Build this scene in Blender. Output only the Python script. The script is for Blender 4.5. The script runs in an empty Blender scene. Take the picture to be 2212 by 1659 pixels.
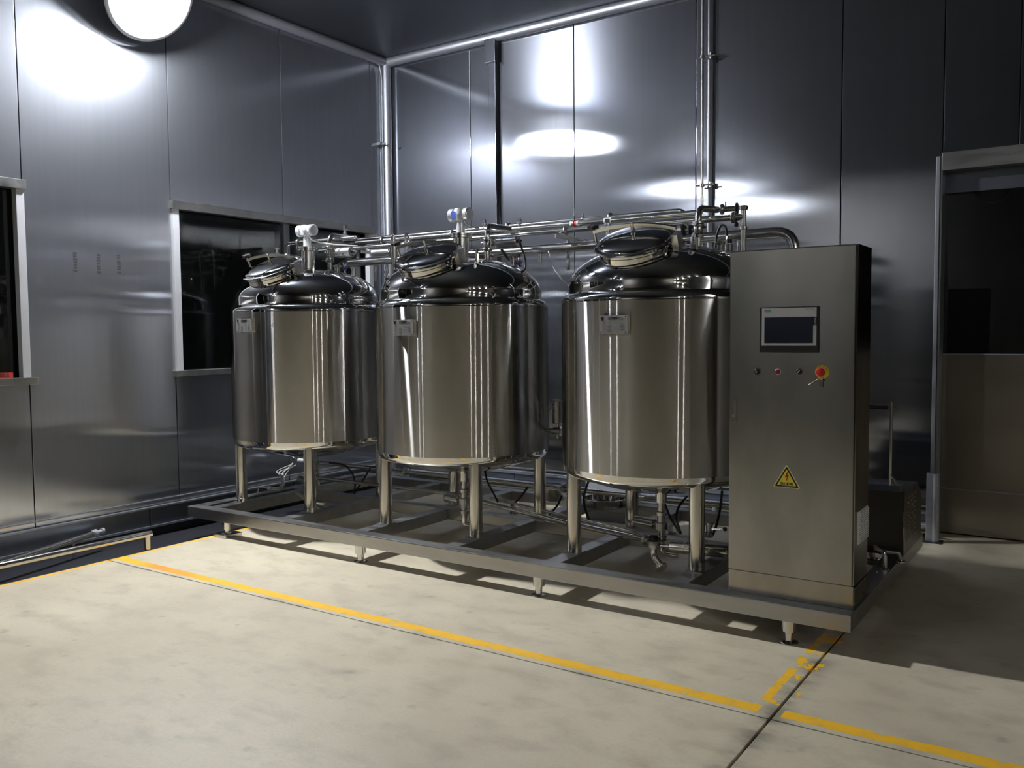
import bpy, bmesh, math, random
from mathutils import Vector, Matrix
random.seed(7)
S = bpy.context.scene
COL = S.collection
PI = math.pi

# ------------------------------------------------------------------ camera, world, exposure
cam = bpy.data.cameras.new('camera'); co = bpy.data.objects.new('camera', cam); COL.objects.link(co)
cam.sensor_fit = 'HORIZONTAL'; cam.sensor_width = 36.0; cam.lens = 30.81385; cam.clip_start = .05; cam.clip_end = 100
co.matrix_world = Matrix([[0.8294097, -0.0252599, 0.5580694, 0.0], [0.5585735, 0.0530038, -0.8277598, 0.0], [-0.0086707, 0.9982748, 0.0580714, 1.5], [0.0, 0.0, 0.0, 1.0]])
S.camera = co
w = bpy.data.worlds.new('world'); S.world = w; w.use_nodes = True
w.node_tree.nodes['Background'].inputs[0].default_value = (.5, .6, .8, 1)
w.node_tree.nodes['Background'].inputs[1].default_value = 0.0
S.view_settings.view_transform = 'Standard'; S.view_settings.look = 'None'
S.view_settings.gamma = 1; S.view_settings.use_curve_mapping = False
S.view_settings.exposure = 0.0
S.cycles.max_bounces = 8; S.cycles.glossy_bounces = 5; S.cycles.diffuse_bounces = 3; S.cycles.transmission_bounces = 6
S.cycles.sample_clamp_indirect = 20.0
S.cycles.blur_glossy = 0.3
LAMP_MAIN = 3100.0      # radiance of the wall lamp seen at the top left
LAMP_LEFT = 260.0      # its neighbours along the same wall, behind the viewpoint
LAMP_RIGHT = 750.0     # the smaller lamps on the opposite wall
LAMP_TINT = (.92, .95, 1.0)

# ------------------------------------------------------------------ materials
def mat(name):
    m = bpy.data.materials.new(name); m.use_nodes = True; nt = m.node_tree; nt.nodes.clear()
    out = nt.nodes.new('ShaderNodeOutputMaterial'); return m, nt, out
def N(nt, t, **kw):
    n = nt.nodes.new(t)
    for k, v in kw.items():
        if hasattr(n, k): setattr(n, k, v)
        else: n.inputs[k].default_value = v
    return n
def L(nt, a, b): nt.links.new(a, b)
def math_(nt, op, a, b=None, c=None, clamp=False):
    n = nt.nodes.new('ShaderNodeMath'); n.operation = op; n.use_clamp = clamp
    for i, v in enumerate((a, b, c)):
        if v is None: continue
        if isinstance(v, (int, float)): n.inputs[i].default_value = v
        else: nt.links.new(v, n.inputs[i])
    return n.outputs[0]
def coords(nt, scale=(1, 1, 1)):
    g = nt.nodes.new('ShaderNodeNewGeometry'); mp = nt.nodes.new('ShaderNodeMapping')
    mp.inputs['Scale'].default_value = scale; L(nt, g.outputs['Position'], mp.inputs['Vector']); return mp.outputs[0]
def noise(nt, vec, scale, detail=3, rough=.55):
    n = nt.nodes.new('ShaderNodeTexNoise'); n.inputs['Scale'].default_value = scale
    n.inputs['Detail'].default_value = detail; n.inputs['Roughness'].default_value = rough
    if vec is not None: L(nt, vec, n.inputs['Vector'])
    return n.outputs['Fac']
def ramp(nt, fac, lo, hi, a, b):
    r = nt.nodes.new('ShaderNodeMapRange'); r.inputs['From Min'].default_value = lo; r.inputs['From Max'].default_value = hi
    r.inputs['To Min'].default_value = a; r.inputs['To Max'].default_value = b; L(nt, fac, r.inputs['Value']); return r.outputs[0]
def mixc(nt, fac, a, b):
    m = nt.nodes.new('ShaderNodeMix'); m.data_type = 'RGBA'
    for k, v in (('A', a), ('B', b)):
        s = [i for i in m.inputs if i.name == k and i.type == 'RGBA'][0]
        if isinstance(v, tuple): s.default_value = v + (1,) if len(v) == 3 else v
        else: L(nt, v, s)
    s = [i for i in m.inputs if i.name == 'Factor' and i.type == 'VALUE'][0]
    if isinstance(fac, (int, float)): s.default_value = fac
    else: L(nt, fac, s)
    return [o for o in m.outputs if o.type == 'RGBA'][0]
def pr(nt, col=None, rough=.5, metal=0.0, **kw):
    p = nt.nodes.new('ShaderNodeBsdfPrincipled')
    if isinstance(col, tuple): p.inputs['Base Color'].default_value = col + (1,)
    elif col is not None: L(nt, col, p.inputs['Base Color'])
    if isinstance(rough, (int, float)): p.inputs['Roughness'].default_value = rough
    else: L(nt, rough, p.inputs['Roughness'])
    p.inputs['Metallic'].default_value = metal
    for k, v in kw.items():
        p.inputs[k.replace('_', ' ')].default_value = v
    return p
def tangent(nt, p, how):
    if how == 'vertical':
        c = nt.nodes.new('ShaderNodeCombineXYZ'); c.inputs[2].default_value = 1; L(nt, c.outputs[0], p.inputs['Tangent'])
    else:
        g = nt.nodes.new('ShaderNodeNewGeometry'); v = nt.nodes.new('ShaderNodeVectorMath'); v.operation = 'CROSS_PRODUCT'
        v.inputs[0].default_value = (0.03, 0.02, 1); L(nt, g.outputs['Normal'], v.inputs[1]); L(nt, v.outputs[0], p.inputs['Tangent'])
def glossy(nt, col, alpha, an, dist='GGX'):      # an > 0 smears up and down, an < 0 sideways
    p = nt.nodes.new('ShaderNodeBsdfAnisotropic')
    if isinstance(col, tuple): p.inputs['Color'].default_value = col + (1,)
    else: L(nt, col, p.inputs['Color'])
    p.distribution = dist; p.inputs['Roughness'].default_value = math.sqrt(alpha); p.inputs['Anisotropy'].default_value = an
    tangent(nt, p, 'horizontal'); return p
def bump(nt, p, h, dist=.01, strength=1.0):
    b = nt.nodes.new('ShaderNodeBump'); b.inputs['Distance'].default_value = dist; b.inputs['Strength'].default_value = strength
    L(nt, h, b.inputs['Height']); L(nt, b.outputs[0], p.inputs['Normal'])
def plain(name, col, rough=.5, metal=0.0, var=.12, scale=30, **kw):
    m, nt, out = mat(name)
    c = mixc(nt, noise(nt, coords(nt), scale), tuple(x * (1 - var) for x in col), tuple(min(1, x * (1 + var)) for x in col))
    p = pr(nt, c, rough, metal, **kw); L(nt, p.outputs[0], out.inputs[0]); return m

def wall_steel(name, c1, c2, sharp, rough, an, mixf, rough2):
    m, nt, out = mat(name)
    st = noise(nt, coords(nt, (9, 9, .35)), 3, 4)
    sm = noise(nt, coords(nt, (.7, .7, .5)), 1.6, 3)
    col = mixc(nt, ramp(nt, st, .3, .7, 0, 1), c1, c2)
    col = mixc(nt, ramp(nt, sm, .35, .75, 0, .35), col, tuple(x * .8 for x in c1))
    a = glossy(nt, col, rough, an, 'BECKMANN')
    bump(nt, a, noise(nt, coords(nt, (1, 1, .45)), .9, 1), .006)
    b = pr(nt, col, rough2, 1.0)
    mx = nt.nodes.new('ShaderNodeMixShader'); mx.inputs[0].default_value = mixf
    L(nt, a.outputs[0], mx.inputs[1]); L(nt, b.outputs[0], mx.inputs[2]); L(nt, mx.outputs[0], out.inputs[0]); return m

M = {}
M['wall'] = wall_steel('brushed_wall_steel', (.46, .475, .52), (.49, .505, .55), .1, .028, -.62, .27, .50)
M['wall_b'] = wall_steel('brushed_back_wall_steel', (.40, .42, .47), (.43, .45, .50), .1, .016, -.58, .05, .44)
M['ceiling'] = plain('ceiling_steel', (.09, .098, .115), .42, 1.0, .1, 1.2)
M['dark_wall'] = plain('dark_panel_steel', (.12, .115, .105), .35, 1.0, .15, .8)
# tank shells: grain runs round the shell, so lamps smear into vertical streaks
m, nt, out = mat('brushed_tank_shell')
ring = noise(nt, coords(nt, (.6, .6, 60)), 3, 3)
sm = noise(nt, coords(nt, (1, 1, .5)), 3, 2)
c = mixc(nt, ramp(nt, sm, .3, .7, 0, 1), (.44, .43, .41), (.54, .525, .50))
p = glossy(nt, c, .030, .90)
bump(nt, p, noise(nt, coords(nt, (1, 1, .22)), 3.0, 1), .0016)
L(nt, p.outputs[0], out.inputs[0]); M['shell'] = m
# polished steel
def polished(name, col, rough, wav=0.0):
    m, nt, out = mat(name)
    r = ramp(nt, noise(nt, coords(nt), 6, 3), .3, .7, rough * .7, rough * 1.3)
    p = pr(nt, mixc(nt, noise(nt, coords(nt), 2), tuple(x * .93 for x in col), col), r, 1.0)
    if wav: bump(nt, p, noise(nt, coords(nt), 3, 1), wav)
    L(nt, p.outputs[0], out.inputs[0]); return m
M['mirror'] = polished('mirror_polished_steel', (.64, .635, .62), .035, .0012)
M['pipe'] = polished('polished_pipe_steel', (.70, .69, .67), .17)
M['actuator'] = polished('actuator_steel', (.68, .68, .67), .30)
M['leg'] = polished('satin_leg_steel', (.62, .60, .56), .17)
M['cast'] = polished('cast_steel', (.58, .58, .57), .24)
M['alu'] = plain('aluminium_trim', (.33, .34, .37), .42, .8, .08, 14)
# cabinet: vertical smear and finger marks
m, nt, out = mat('brushed_cabinet_steel')
cl = noise(nt, coords(nt, (1, 1, .45)), 5, 4)
c = mixc(nt, ramp(nt, cl, .35, .7, 0, 1), (.30, .30, .285), (.40, .39, .365))
p = glossy(nt, c, .026, .5)
L(nt, p.outputs[0], out.inputs[0]); M['cabinet'] = m
# skid beams
m, nt, out = mat('satin_beam_steel')
cl = noise(nt, coords(nt, (.5, 3, 3)), 4, 4)
c = mixc(nt, ramp(nt, cl, .3, .7, 0, 1), (.35, .348, .34), (.45, .445, .435))
p = pr(nt, c, ramp(nt, cl, .3, .7, .30, .42), 1.0); L(nt, p.outputs[0], out.inputs[0]); M['beam'] = m
# concrete floor with worn yellow lines
m, nt, out = mat('painted_concrete_floor')
g = nt.nodes.new('ShaderNodeNewGeometry'); sp = nt.nodes.new('ShaderNodeSeparateXYZ'); L(nt, g.outputs['Position'], sp.inputs[0])
X, Y = sp.outputs[0], sp.outputs[1]
big = noise(nt, coords(nt), .9, 5, .6); mid = noise(nt, coords(nt, (1, 1.6, 1)), 4.5, 6, .62); fine = noise(nt, coords(nt), 60, 3)
c = mixc(nt, ramp(nt, big, .35, .65, 0, 1), (.47, .412, .298), (.585, .52, .378))
c = mixc(nt, ramp(nt, mid, .48, .70, 0, .6), c, (.35, .305, .225))
c = mixc(nt, ramp(nt, fine, .4, .8, 0, .22), c, (.38, .335, .25))
spot = noise(nt, coords(nt, (1, 1, 1)), 8.5, 2, .5)
c = mixc(nt, ramp(nt, spot, .66, .76, 0, .38), c, (.22, .195, .15))
# the expansion joint is soiled along its length
dj = math_(nt, 'ABSOLUTE', math_(nt, 'ADD', X, 1.035))
soil = math_(nt, 'MULTIPLY', ramp(nt, dj, .012, .09, 1, 0), ramp(nt, mid, .38, .6, .15, .9))
c = mixc(nt, math_(nt, 'MULTIPLY', soil, .75, clamp=True), c, (.15, .135, .105))
dj2 = math_(nt, 'ABSOLUTE', math_(nt, 'ADD', Y, -3.295))
soil2 = math_(nt, 'MULTIPLY', ramp(nt, dj2, .004, .022, 1, 0), ramp(nt, mid, .45, .62, .0, .9))
c = mixc(nt, math_(nt, 'MULTIPLY', soil2, .6, clamp=True), c, (.17, .15, .12))
edge = noise(nt, coords(nt), 26, 4, .7)
chip = noise(nt, coords(nt), 11, 3, .6)
def band(coord, centre, half):
    d = math_(nt, 'ABSOLUTE', math_(nt, 'ADD', coord, -centre))
    d = math_(nt, 'ADD', d, math_(nt, 'MULTIPLY', math_(nt, 'ADD', edge, -.5), .028))
    return math_(nt, 'LESS_THAN', d, half)
l1 = math_(nt, 'MULTIPLY', band(Y, 3.368, .036), math_(nt, 'LESS_THAN', chip, .66))
l1 = math_(nt, 'MULTIPLY', l1, math_(nt, 'GREATER_THAN', X, -5.53))
l1 = math_(nt, 'MULTIPLY', l1, math_(nt, 'GREATER_THAN', math_(nt, 'ABSOLUTE', math_(nt, 'ADD', X, 1.05)), .045))
l2 = math_(nt, 'MULTIPLY', band(X, -1.062, .062), math_(nt, 'GREATER_THAN', Y, 3.44))
wear = math_(nt, 'ADD', chip, math_(nt, 'MULTIPLY', math_(nt, 'GREATER_THAN', X, -1.085), .11))
l2 = math_(nt, 'MULTIPLY', l2, math_(nt, 'LESS_THAN', wear, .55))
l3 = math_(nt, 'MULTIPLY', band(X, -5.488, .017), math_(nt, 'LESS_THAN', chip, .64))
paint = math_(nt, 'MAXIMUM', math_(nt, 'MAXIMUM', l1, l2), l3)
rub = noise(nt, coords(nt), 1.3, 2)
yel = mixc(nt, ramp(nt, rub, .55, .68, 0, 1), (.85, .47, .025), (.78, .30, .05))
yel = mixc(nt, ramp(nt, chip, .45, .66, 0, .35), yel, (.55, .36, .08))
c = mixc(nt, paint, c, yel)
p = pr(nt, c, ramp(nt, mid, .3, .7, .62, .46), 0.0); p.inputs['Specular IOR Level'].default_value = .35
bump(nt, p, math_(nt, 'ADD', math_(nt, 'MULTIPLY', fine, .6), math_(nt, 'MULTIPLY', paint, 1.0)), .0012)
L(nt, p.outputs[0], out.inputs[0]); M['floor'] = m
M['joint'] = plain('joint_filler', (.07, .065, .055), .8)
M['door'] = plain('door_steel', (.34, .31, .27), .30, 1.0, .12, 1.5)
M['jamb'] = plain('jamb_aluminium', (.62, .63, .65), .5, .35, .06, 10)
M['trench'] = plain('trench_steel', (.022, .023, .027), .45, .2, .3, 3)
M['base'] = plain('baseboard_steel', (.15, .165, .20), .34, .85, .3, 3)
M['base_edge'] = plain('baseboard_edge', (.34, .36, .40), .4, .8)
M['black'] = plain('black_plastic', (.012, .012, .013), .38)
M['rubber'] = plain('black_rubber', (.012, .012, .012), .6)
M['screen'] = plain('screen_glass', (.006, .008, .022), .12)
M['hmi_face'] = plain('silver_bezel', (.50, .51, .53), .42, .1, .03)
M['teal'] = plain('teal_print', (.02, .20, .20), .5)
M['greyprint'] = plain('grey_print', (.16, .17, .18), .5)
M['red'] = plain('red_plastic', (.52, .02, .02), .35)
M['redlamp'] = plain('red_lens', (.30, .008, .02), .22)
M['yellow'] = plain('yellow_plastic', (.72, .62, .04), .5, var=.06)
M['paleyellow'] = plain('pale_yellow_edge', (.62, .60, .30), .5)
M['print'] = plain('black_print', (.012, .012, .01), .5)
M['redprint'] = plain('red_print', (.38, .015, .01), .5)
M['mark'] = plain('dark_mark', (.03, .03, .032), .7)
M['white'] = plain('white_plastic', (.70, .70, .68), .5)
M['cable'] = plain('white_cable', (.42, .42, .40), .5)
M['grey'] = plain('grey_plastic', (.30, .32, .34), .5)
M['paper'] = plain('label_paper', (.48, .48, .46), .7)
M['redpaper'] = plain('red_label', (.55, .04, .03), .6)
M['blue'] = plain('blue_plastic', (.02, .06, .42), .4)
M['casting'] = plain('white_cast_housing', (.62, .63, .66), .25, .5)
M['plate'] = plain('etched_plate', (.36, .36, .365), .5, .35, .15, 60)
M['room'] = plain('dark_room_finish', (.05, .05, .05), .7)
M['room_grey'] = plain('room_equipment', (.10, .10, .10), .6)
m, nt, out = mat('window_glass')
p = pr(nt, (.62, .70, .70), .01, 0.0, IOR=1.52); p.inputs['Transmission Weight'].default_value = 1.0
L(nt, p.outputs[0], out.inputs[0]); M['glass'] = m
def emit(name, s, tint=LAMP_TINT):
    m, nt, out = mat(name); e = nt.nodes.new('ShaderNodeEmission'); e.inputs[0].default_value = tint + (1,); e.inputs[1].default_value = s
    L(nt, e.outputs[0], out.inputs[0]); return m
M['lamp_main'] = emit('lamp_lens_main', LAMP_MAIN); M['lamp_left'] = emit('lamp_lens_left', LAMP_LEFT)
M['lamp_glow'] = emit('lamp_bloom_glow', 1.7)  # weak emission that stands in for bloom around the lamp core
M['lamp_right'] = emit('lamp_lens_right', LAMP_RIGHT, (1.0, .96, .9))

# ------------------------------------------------------------------ geometry helpers
def frame(axis):
    a = Vector(axis).normalized(); h = Vector((0, 0, 1)) if abs(a.z) < .95 else Vector((1, 0, 0))
    u = h.cross(a).normalized(); return u, a.cross(u).normalized(), a
class MB:
    def __init__(s): s.v = []; s.f = []
    def _add(s, vs, fs):
        o = len(s.v); s.v += [tuple(v) for v in vs]; s.f += [tuple(i + o for i in f) for f in fs]; return s
    def box(s, x0, x1, y0, y1, z0, z1):
        x0, x1 = min(x0, x1), max(x0, x1); y0, y1 = min(y0, y1), max(y0, y1); z0, z1 = min(z0, z1), max(z0, z1)
        v = [(x, y, z) for z in (z0, z1) for y in (y0, y1) for x in (x0, x1)]
        return s._add(v, [(0, 2, 3, 1), (4, 5, 7, 6), (0, 1, 5, 4), (2, 6, 7, 3), (0, 4, 6, 2), (1, 3, 7, 5)])
    def rbox(s, c, u, v, n, a, b, d):     # box centred at c with half sizes a,b,d along u,v,n
        c, u, v, n = map(Vector, (c, u, v, n))
        p = [c + u * (a * i) + v * (b * j) + n * (d * k) for k in (-1, 1) for j in (-1, 1) for i in (-1, 1)]
        return s._add(p, [(0, 2, 3, 1), (4, 5, 7, 6), (0, 1, 5, 4), (2, 6, 7, 3), (0, 4, 6, 2), (1, 3, 7, 5)])
    def lathe(s, prof, c=(0, 0, 0), axis=(0, 0, 1), seg=48, a0=0, a1=2 * PI):
        u, v, a = frame(axis); c = Vector(c); full = abs(a1 - a0 - 2 * PI) < 1e-6; n = seg if full else seg + 1
        vs = []; fs = []
        for r, z in prof:
            for i in range(n):
                t = a0 + (a1 - a0) * i / seg; vs.append(c + a * z + (u * math.cos(t) + v * math.sin(t)) * r)
        for k in range(len(prof) - 1):
            for i in range(seg):
                j = (i + 1) % n; fs.append((k * n + i, k * n + j, (k + 1) * n + j, (k + 1) * n + i))
        if full:
            if prof[0][0] > 1e-5: fs.append(tuple(reversed(range(n))))
            if prof[-1][0] > 1e-5: fs.append(tuple(range((len(prof) - 1) * n, len(prof) * n)))
        return s._add(vs, fs)
    def cyl(s, p0, p1, r, seg=20, r1=None):
        p0, p1 = Vector(p0), Vector(p1); return s.lathe([(r, 0), (r if r1 is None else r1, (p1 - p0).length)], p0, p1 - p0, seg)
    def disc_stack(s, p0, axis, prof, seg=24): return s.lathe(prof, p0, axis, seg)
    def tube(s, pts, r, bend=None, seg=12, step=5):
        pts = [Vector(p) for p in pts]; bend = r * 2.6 if bend is None else bend
        path = [pts[0]]
        for i in range(1, len(pts) - 1):
            a, b, c = pts[i - 1], pts[i], pts[i + 1]
            d0, d1 = (a - b), (c - b); l = min(bend, d0.length * .49, d1.length * .49)
            s0 = b + d0.normalized() * l; s1 = b + d1.normalized() * l
            for k in range(step + 1):
                t = k / step; path.append(s0 * (1 - t) ** 2 + b * 2 * t * (1 - t) + s1 * t * t)
        path.append(pts[-1])
        path = [p for i, p in enumerate(path) if i == 0 or (p - path[i - 1]).length > 1e-5]
        tan = [(path[min(i + 1, len(path) - 1)] - path[max(i - 1, 0)]).normalized() for i in range(len(path))]
        u, v, _ = frame(tan[0]); vs = []; fs = []
        for i, p in enumerate(path):
            if i: u = (u - tan[i] * u.dot(tan[i])).normalized()
            v = tan[i].cross(u)
            for k in range(seg):
                t = 2 * PI * k / seg; vs.append(p + (u * math.cos(t) + v * math.sin(t)) * r)
        for i in range(len(path) - 1):
            for k in range(seg):
                j = (k + 1) % seg; fs.append((i * seg + k, i * seg + j, (i + 1) * seg + j, (i + 1) * seg + k))
        fs.append(tuple(reversed(range(seg)))); fs.append(tuple(range((len(path) - 1) * seg, len(path) * seg)))
        return s._add(vs, fs)
    def prism(s, poly, o, u, v, n, t):    # 2-D polygon in (u,v) at o, thickness t along n
        o, u, v, n = map(Vector, (o, u, v, n)); k = len(poly)
        vs = [o + u * a + v * b for a, b in poly] + [o + u * a + v * b + n * t for a, b in poly]
        fs = [tuple(reversed(range(k))), tuple(range(k, 2 * k))] + [(i, (i + 1) % k, k + (i + 1) % k, k + i) for i in range(k)]
        return s._add(vs, fs)
    def build(s, name, m, parent=None, bevel=0, angle=35, label=None):
        me = bpy.data.meshes.new(name); me.from_pydata(s.v, [], s.f)
        bm = bmesh.new(); bm.from_mesh(me)
        bmesh.ops.recalc_face_normals(bm, faces=bm.faces)
        if bevel:
            es = [e for e in bm.edges if len(e.link_faces) == 2 and e.calc_face_angle(0) > .6]
            bmesh.ops.bevel(bm, geom=es, offset=bevel, segments=2, affect='EDGES', profile=.7)
        bm.to_mesh(me); bm.free()
        if not bevel:
            me.polygons.foreach_set('use_smooth', [True] * len(me.polygons)); me.set_sharp_from_angle(angle=math.radians(angle))
        else: me.polygons.foreach_set('use_smooth', [False] * len(me.polygons))
        me.materials.append(M[m] if isinstance(m, str) else m)
        o = bpy.data.objects.new(name, me); COL.objects.link(o)
        if parent is not None: attach(o, parent)
        if label: o['label'] = label
        return o
ROOTAT = {}
def attach(o, parent):
    o.parent = parent; at = ROOTAT.get(parent.name, Vector((0, 0, 0)))
    o.matrix_parent_inverse = Matrix.Translation(-at)
    ROOTAT[o.name] = Vector((0, 0, 0))
def thing(name, loc, label, cat, group=None, kind=None):
    o = bpy.data.objects.new(name, None); COL.objects.link(o); o.location = loc; o.empty_display_size = .1
    ROOTAT[o.name] = Vector(loc); o['label'] = label; o['category'] = cat
    if group: o['group'] = group
    return o
def tag(o, label, cat, group=None):
    o['label'] = label; o['category'] = cat
    if group: o['group'] = group
    return o
def struct(name, loc=(0, 0, 0)):
    o = bpy.data.objects.new(name, None); COL.objects.link(o); o.location = loc; ROOTAT[o.name] = Vector(loc); o['kind'] = 'structure'; return o
def sstruct(o): o['kind'] = 'structure'; return o
def text_mesh(txt, size, origin, u, v, n, name, m, parent, extrude=.0004, align='CENTER', bold=0.0):
    cu = bpy.data.curves.new('t', 'FONT'); cu.body = txt; cu.size = size; cu.extrude = extrude; cu.align_x = align; cu.align_y = 'CENTER'
    cu.resolution_u = 2; cu.offset = bold
    to = bpy.data.objects.new('t', cu); COL.objects.link(to)
    dg = bpy.context.evaluated_depsgraph_get(); me = bpy.data.meshes.new_from_object(to.evaluated_get(dg))
    bpy.data.objects.remove(to)
    u, v, n = Vector(u), Vector(v), Vector(n)
    mtx = Matrix((( u.x, v.x, n.x, origin[0]), (u.y, v.y, n.y, origin[1]), (u.z, v.z, n.z, origin[2]), (0, 0, 0, 1)))
    me.transform(mtx); me.name = name; me.materials.clear(); me.materials.append(M[m])
    o = bpy.data.objects.new(name, me); COL.objects.link(o); attach(o, parent); return o
EX, EY, EZ = Vector((1, 0, 0)), Vector((0, 1, 0)), Vector((0, 0, 1))

XL, YB, ZC = -6.18, 6.90, 4.30       # left wall, back wall, ceiling
XR, YF = 5.6, -3.7                   # right wall, wall behind the viewpoint
# ------------------------------------------------------------------ floor
fl = struct('floor')
def slab(x0, x1, y0, y1): MB().box(x0, x1, y0, y1, -.12, 0).build('slab', 'floor', fl, bevel=.003)
JX, JY, G = -1.033, 3.295, .006
for x0, x1 in ((-5.515, JX - G), (JX + G, XR)):
    for y0, y1 in ((YF, JY - G * .5), (JY + G * .5, 7.3)):
        slab(x0, x1, y0, y1)
MB().box(XL - .1, XR, YF, 7.3, -.30, -.118).build('joint_bed', 'joint', fl)
MB().box(XL - .1, -5.5, YF, YB + .1, -.118, -.066).build('trench_bottom', 'trench', fl)

# ------------------------------------------------------------------ walls (sheet panels with open joints over a backing)
def panel(root, x0, x1, y0, y1, z0, z1): m = 'wall' if root.name == 'wall_left' else 'wall_b'; MB().box(x0, x1, y0, y1, z0, z1).build('wall_panel', m, root, bevel=.0025)
GZ = .0035
wl = struct('wall_left')
W1 = (2.01, 3.17, 1.21, 2.52); W2 = (4.33, 6.63, 1.21, 2.52)
seams = [YF, -2.63, -1.47, -.31, .85, 2.01, 3.17, 4.33, 5.49, 6.65, YB]
W1 = (.85, 3.17, 1.21, 2.52)
for a, b in zip(seams[:-1], seams[1:]):
    wins = [w_ for w_ in (W1, W2) if a >= w_[0] - .01 and b <= w_[1] + .03]
    if wins:
        panel(wl, XL - .03, XL, a + GZ, b - GZ, .165, wins[0][2]); panel(wl, XL - .03, XL, a + GZ, b - GZ, wins[0][3], ZC)
    else: panel(wl, XL - .03, XL, a + GZ, b - GZ, .165, ZC)
bk = MB()
for y0, y1, z0, z1 in ((YF, .85, -.12, ZC), (3.17, 4.33, -.12, ZC), (6.63, YB + .1, -.12, ZC), (.85, 3.17, -.12, 1.21), (4.33, 6.63, -.12, 1.21), (.85, 3.17, 2.52, ZC), (4.33, 6.63, 2.52, ZC)):
    bk.box(XL - .10, XL - .032, y0, y1, z0, z1)
bk.build('wall_core', 'joint', wl)
wb = struct('wall_back')
DX0, DX1, DZ = -.97, .62, 2.73
bseams = [XL, -5.11, -3.96, -2.81, -1.66, DX0]
for a, b in zip(bseams[:-1], bseams[1:]): panel(wb, a + GZ, b - GZ, YB, YB + .03, .165, ZC)
panel(wb, DX0 + GZ, -.505 - GZ, YB, YB + .03, DZ, ZC); panel(wb, -.505 + GZ, DX1, YB, YB + .03, DZ, ZC)
for a, b in ((DX1, 1.8), (1.8, 2.95), (2.95, 4.1), (4.1, XR)): panel(wb, a + GZ, b - GZ, YB, YB + .03, .165, ZC)
MB().box(XL - .1, DX0, YB + .032, YB + .1, -.12, ZC).box(DX0, DX1, YB + .032, YB + .1, DZ, ZC).box(DX1, XR, YB + .032, YB + .1, -.12, ZC).build('wall_core', 'joint', wb)
sstruct(MB().box(XR, XR + .1, YF, YB, 0, ZC).build('wall_right', 'dark_wall'))
sstruct(MB().box(XL, XR, YF - .1, YF, -.1, ZC).build('wall_front', 'dark_wall'))  # unseen wall, set near and dark to block far floor from the reflections
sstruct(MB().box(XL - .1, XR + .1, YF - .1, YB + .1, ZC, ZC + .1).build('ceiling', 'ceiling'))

# coved trims
def cove(name, p0, p1, r=.045): return sstruct(MB().tube([p0, p1], r, seg=20).build(name, 'alu'))
cove('trim_1', (XL + .035, YF, ZC - .035), (XL + .035, YB - .02, ZC - .035))
cove('trim_2', (XL + .02, YB - .035, ZC - .035), (XR, YB - .035, ZC - .035))
cove('trim_3', (XL + .04, YB - .04, .0), (XL + .04, YB - .04, ZC - .03), .047)
# base rails
b1 = struct('baseboard_left')
ys = [YF, -2.2, -.3, 1.2, 2.76, 4.03, 5.5, YB - .06]
for a, b in zip(ys[:-1], ys[1:]): MB().box(XL, XL + .045, a + .004, b - .004, .02, .155).build('base_panel', 'base', b1, bevel=.004)
MB().box(XL, XL + .055, YF, YB, .155, .167).build('top_rail', 'base_edge', b1)
MB().box(XL, XL + .06, YF, YB, .005, .02).build('bottom_rail', 'base_edge', b1)
MB().box(XL, XL + .018, YF, YB, .205, .213).build('upper_lip', 'base_edge', b1)
MB().box(XL - .03, XL + .02, YF, YB, -.12, .005).build('trench_side', 'trench', b1)
b2 = struct('baseboard_back')
xs = [XL + .06, -4.6, -3.1, -1.9, DX0 - .04]
for a, b in zip(xs[:-1], xs[1:]): MB().box(a + .004, b - .004, YB - .045, YB, .045, .17).build('base_panel', 'base', b2, bevel=.004)
MB().box(XL + .06, DX0 - .04, YB - .055, YB, .17, .182).build('top_rail', 'base_edge', b2)
MB().box(XL + .06, DX0 - .04, YB - .06, YB, .03, .045).build('bottom_rail', 'base_edge', b2)
MB().box(XL + .06, DX0 - .04, YB - .018, YB, .215, .223).build('upper_lip', 'base_edge', b2)
MB().box(XL + .06, DX0 - .04, YB - .02, YB, -.1, .03).build('plinth_strip', 'trench', b2)

# ------------------------------------------------------------------ windows and the dark rooms behind them
def window(name, y0, y1, z0, z1, mull):
    wi = struct(name); f = .055; x0, x1 = XL - .03, XL + .028
    MB().box(x0, x1, y0, y0 + f, z0, z1).build('jamb', 'jamb', wi, bevel=.003)
    MB().box(x0, x1, y1 - f, y1, z0, z1).build('jamb', 'jamb', wi, bevel=.003)
    MB().box(x0, x1 + .012, y0 - .01, y1 + .01, z1 - .01, z1 + .055).build('head', 'beam', wi, bevel=.003)
    MB().box(x0, x1 + .035, y0 - .03, y1 + .03, z0 - .035, z0 + .012).build('sill', 'beam', wi, bevel=.003)
    for ym in mull: MB().box(XL - .085, XL - .035, ym, ym + .07, z0, z1).build('mullion', 'alu', wi, bevel=.003)
    e = [y0 + f] + [q for ym in mull for q in (ym, ym + .07)] + [y1 - f]
    for a, b in zip(e[0::2], e[1::2]): MB().box(XL - .068, XL - .062, a, b, z0, z1 - .01).build('pane', 'glass', wi)
    return wi
window('window_1', W1[0], W1[1], W1[2], W1[3], [1.95])
window('window_2', W2[0], W2[1], W2[2], W2[3], [5.52])
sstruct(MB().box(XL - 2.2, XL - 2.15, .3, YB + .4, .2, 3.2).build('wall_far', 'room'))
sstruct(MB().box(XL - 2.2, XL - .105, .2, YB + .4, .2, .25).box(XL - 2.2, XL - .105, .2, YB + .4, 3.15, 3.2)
        .box(XL - 2.2, XL - .105, YB + .35, YB + .4, .2, 3.2).box(XL - 2.2, XL - .105, .2, .25, .2, 3.2).build('wall_side_room', 'room'))
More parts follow.
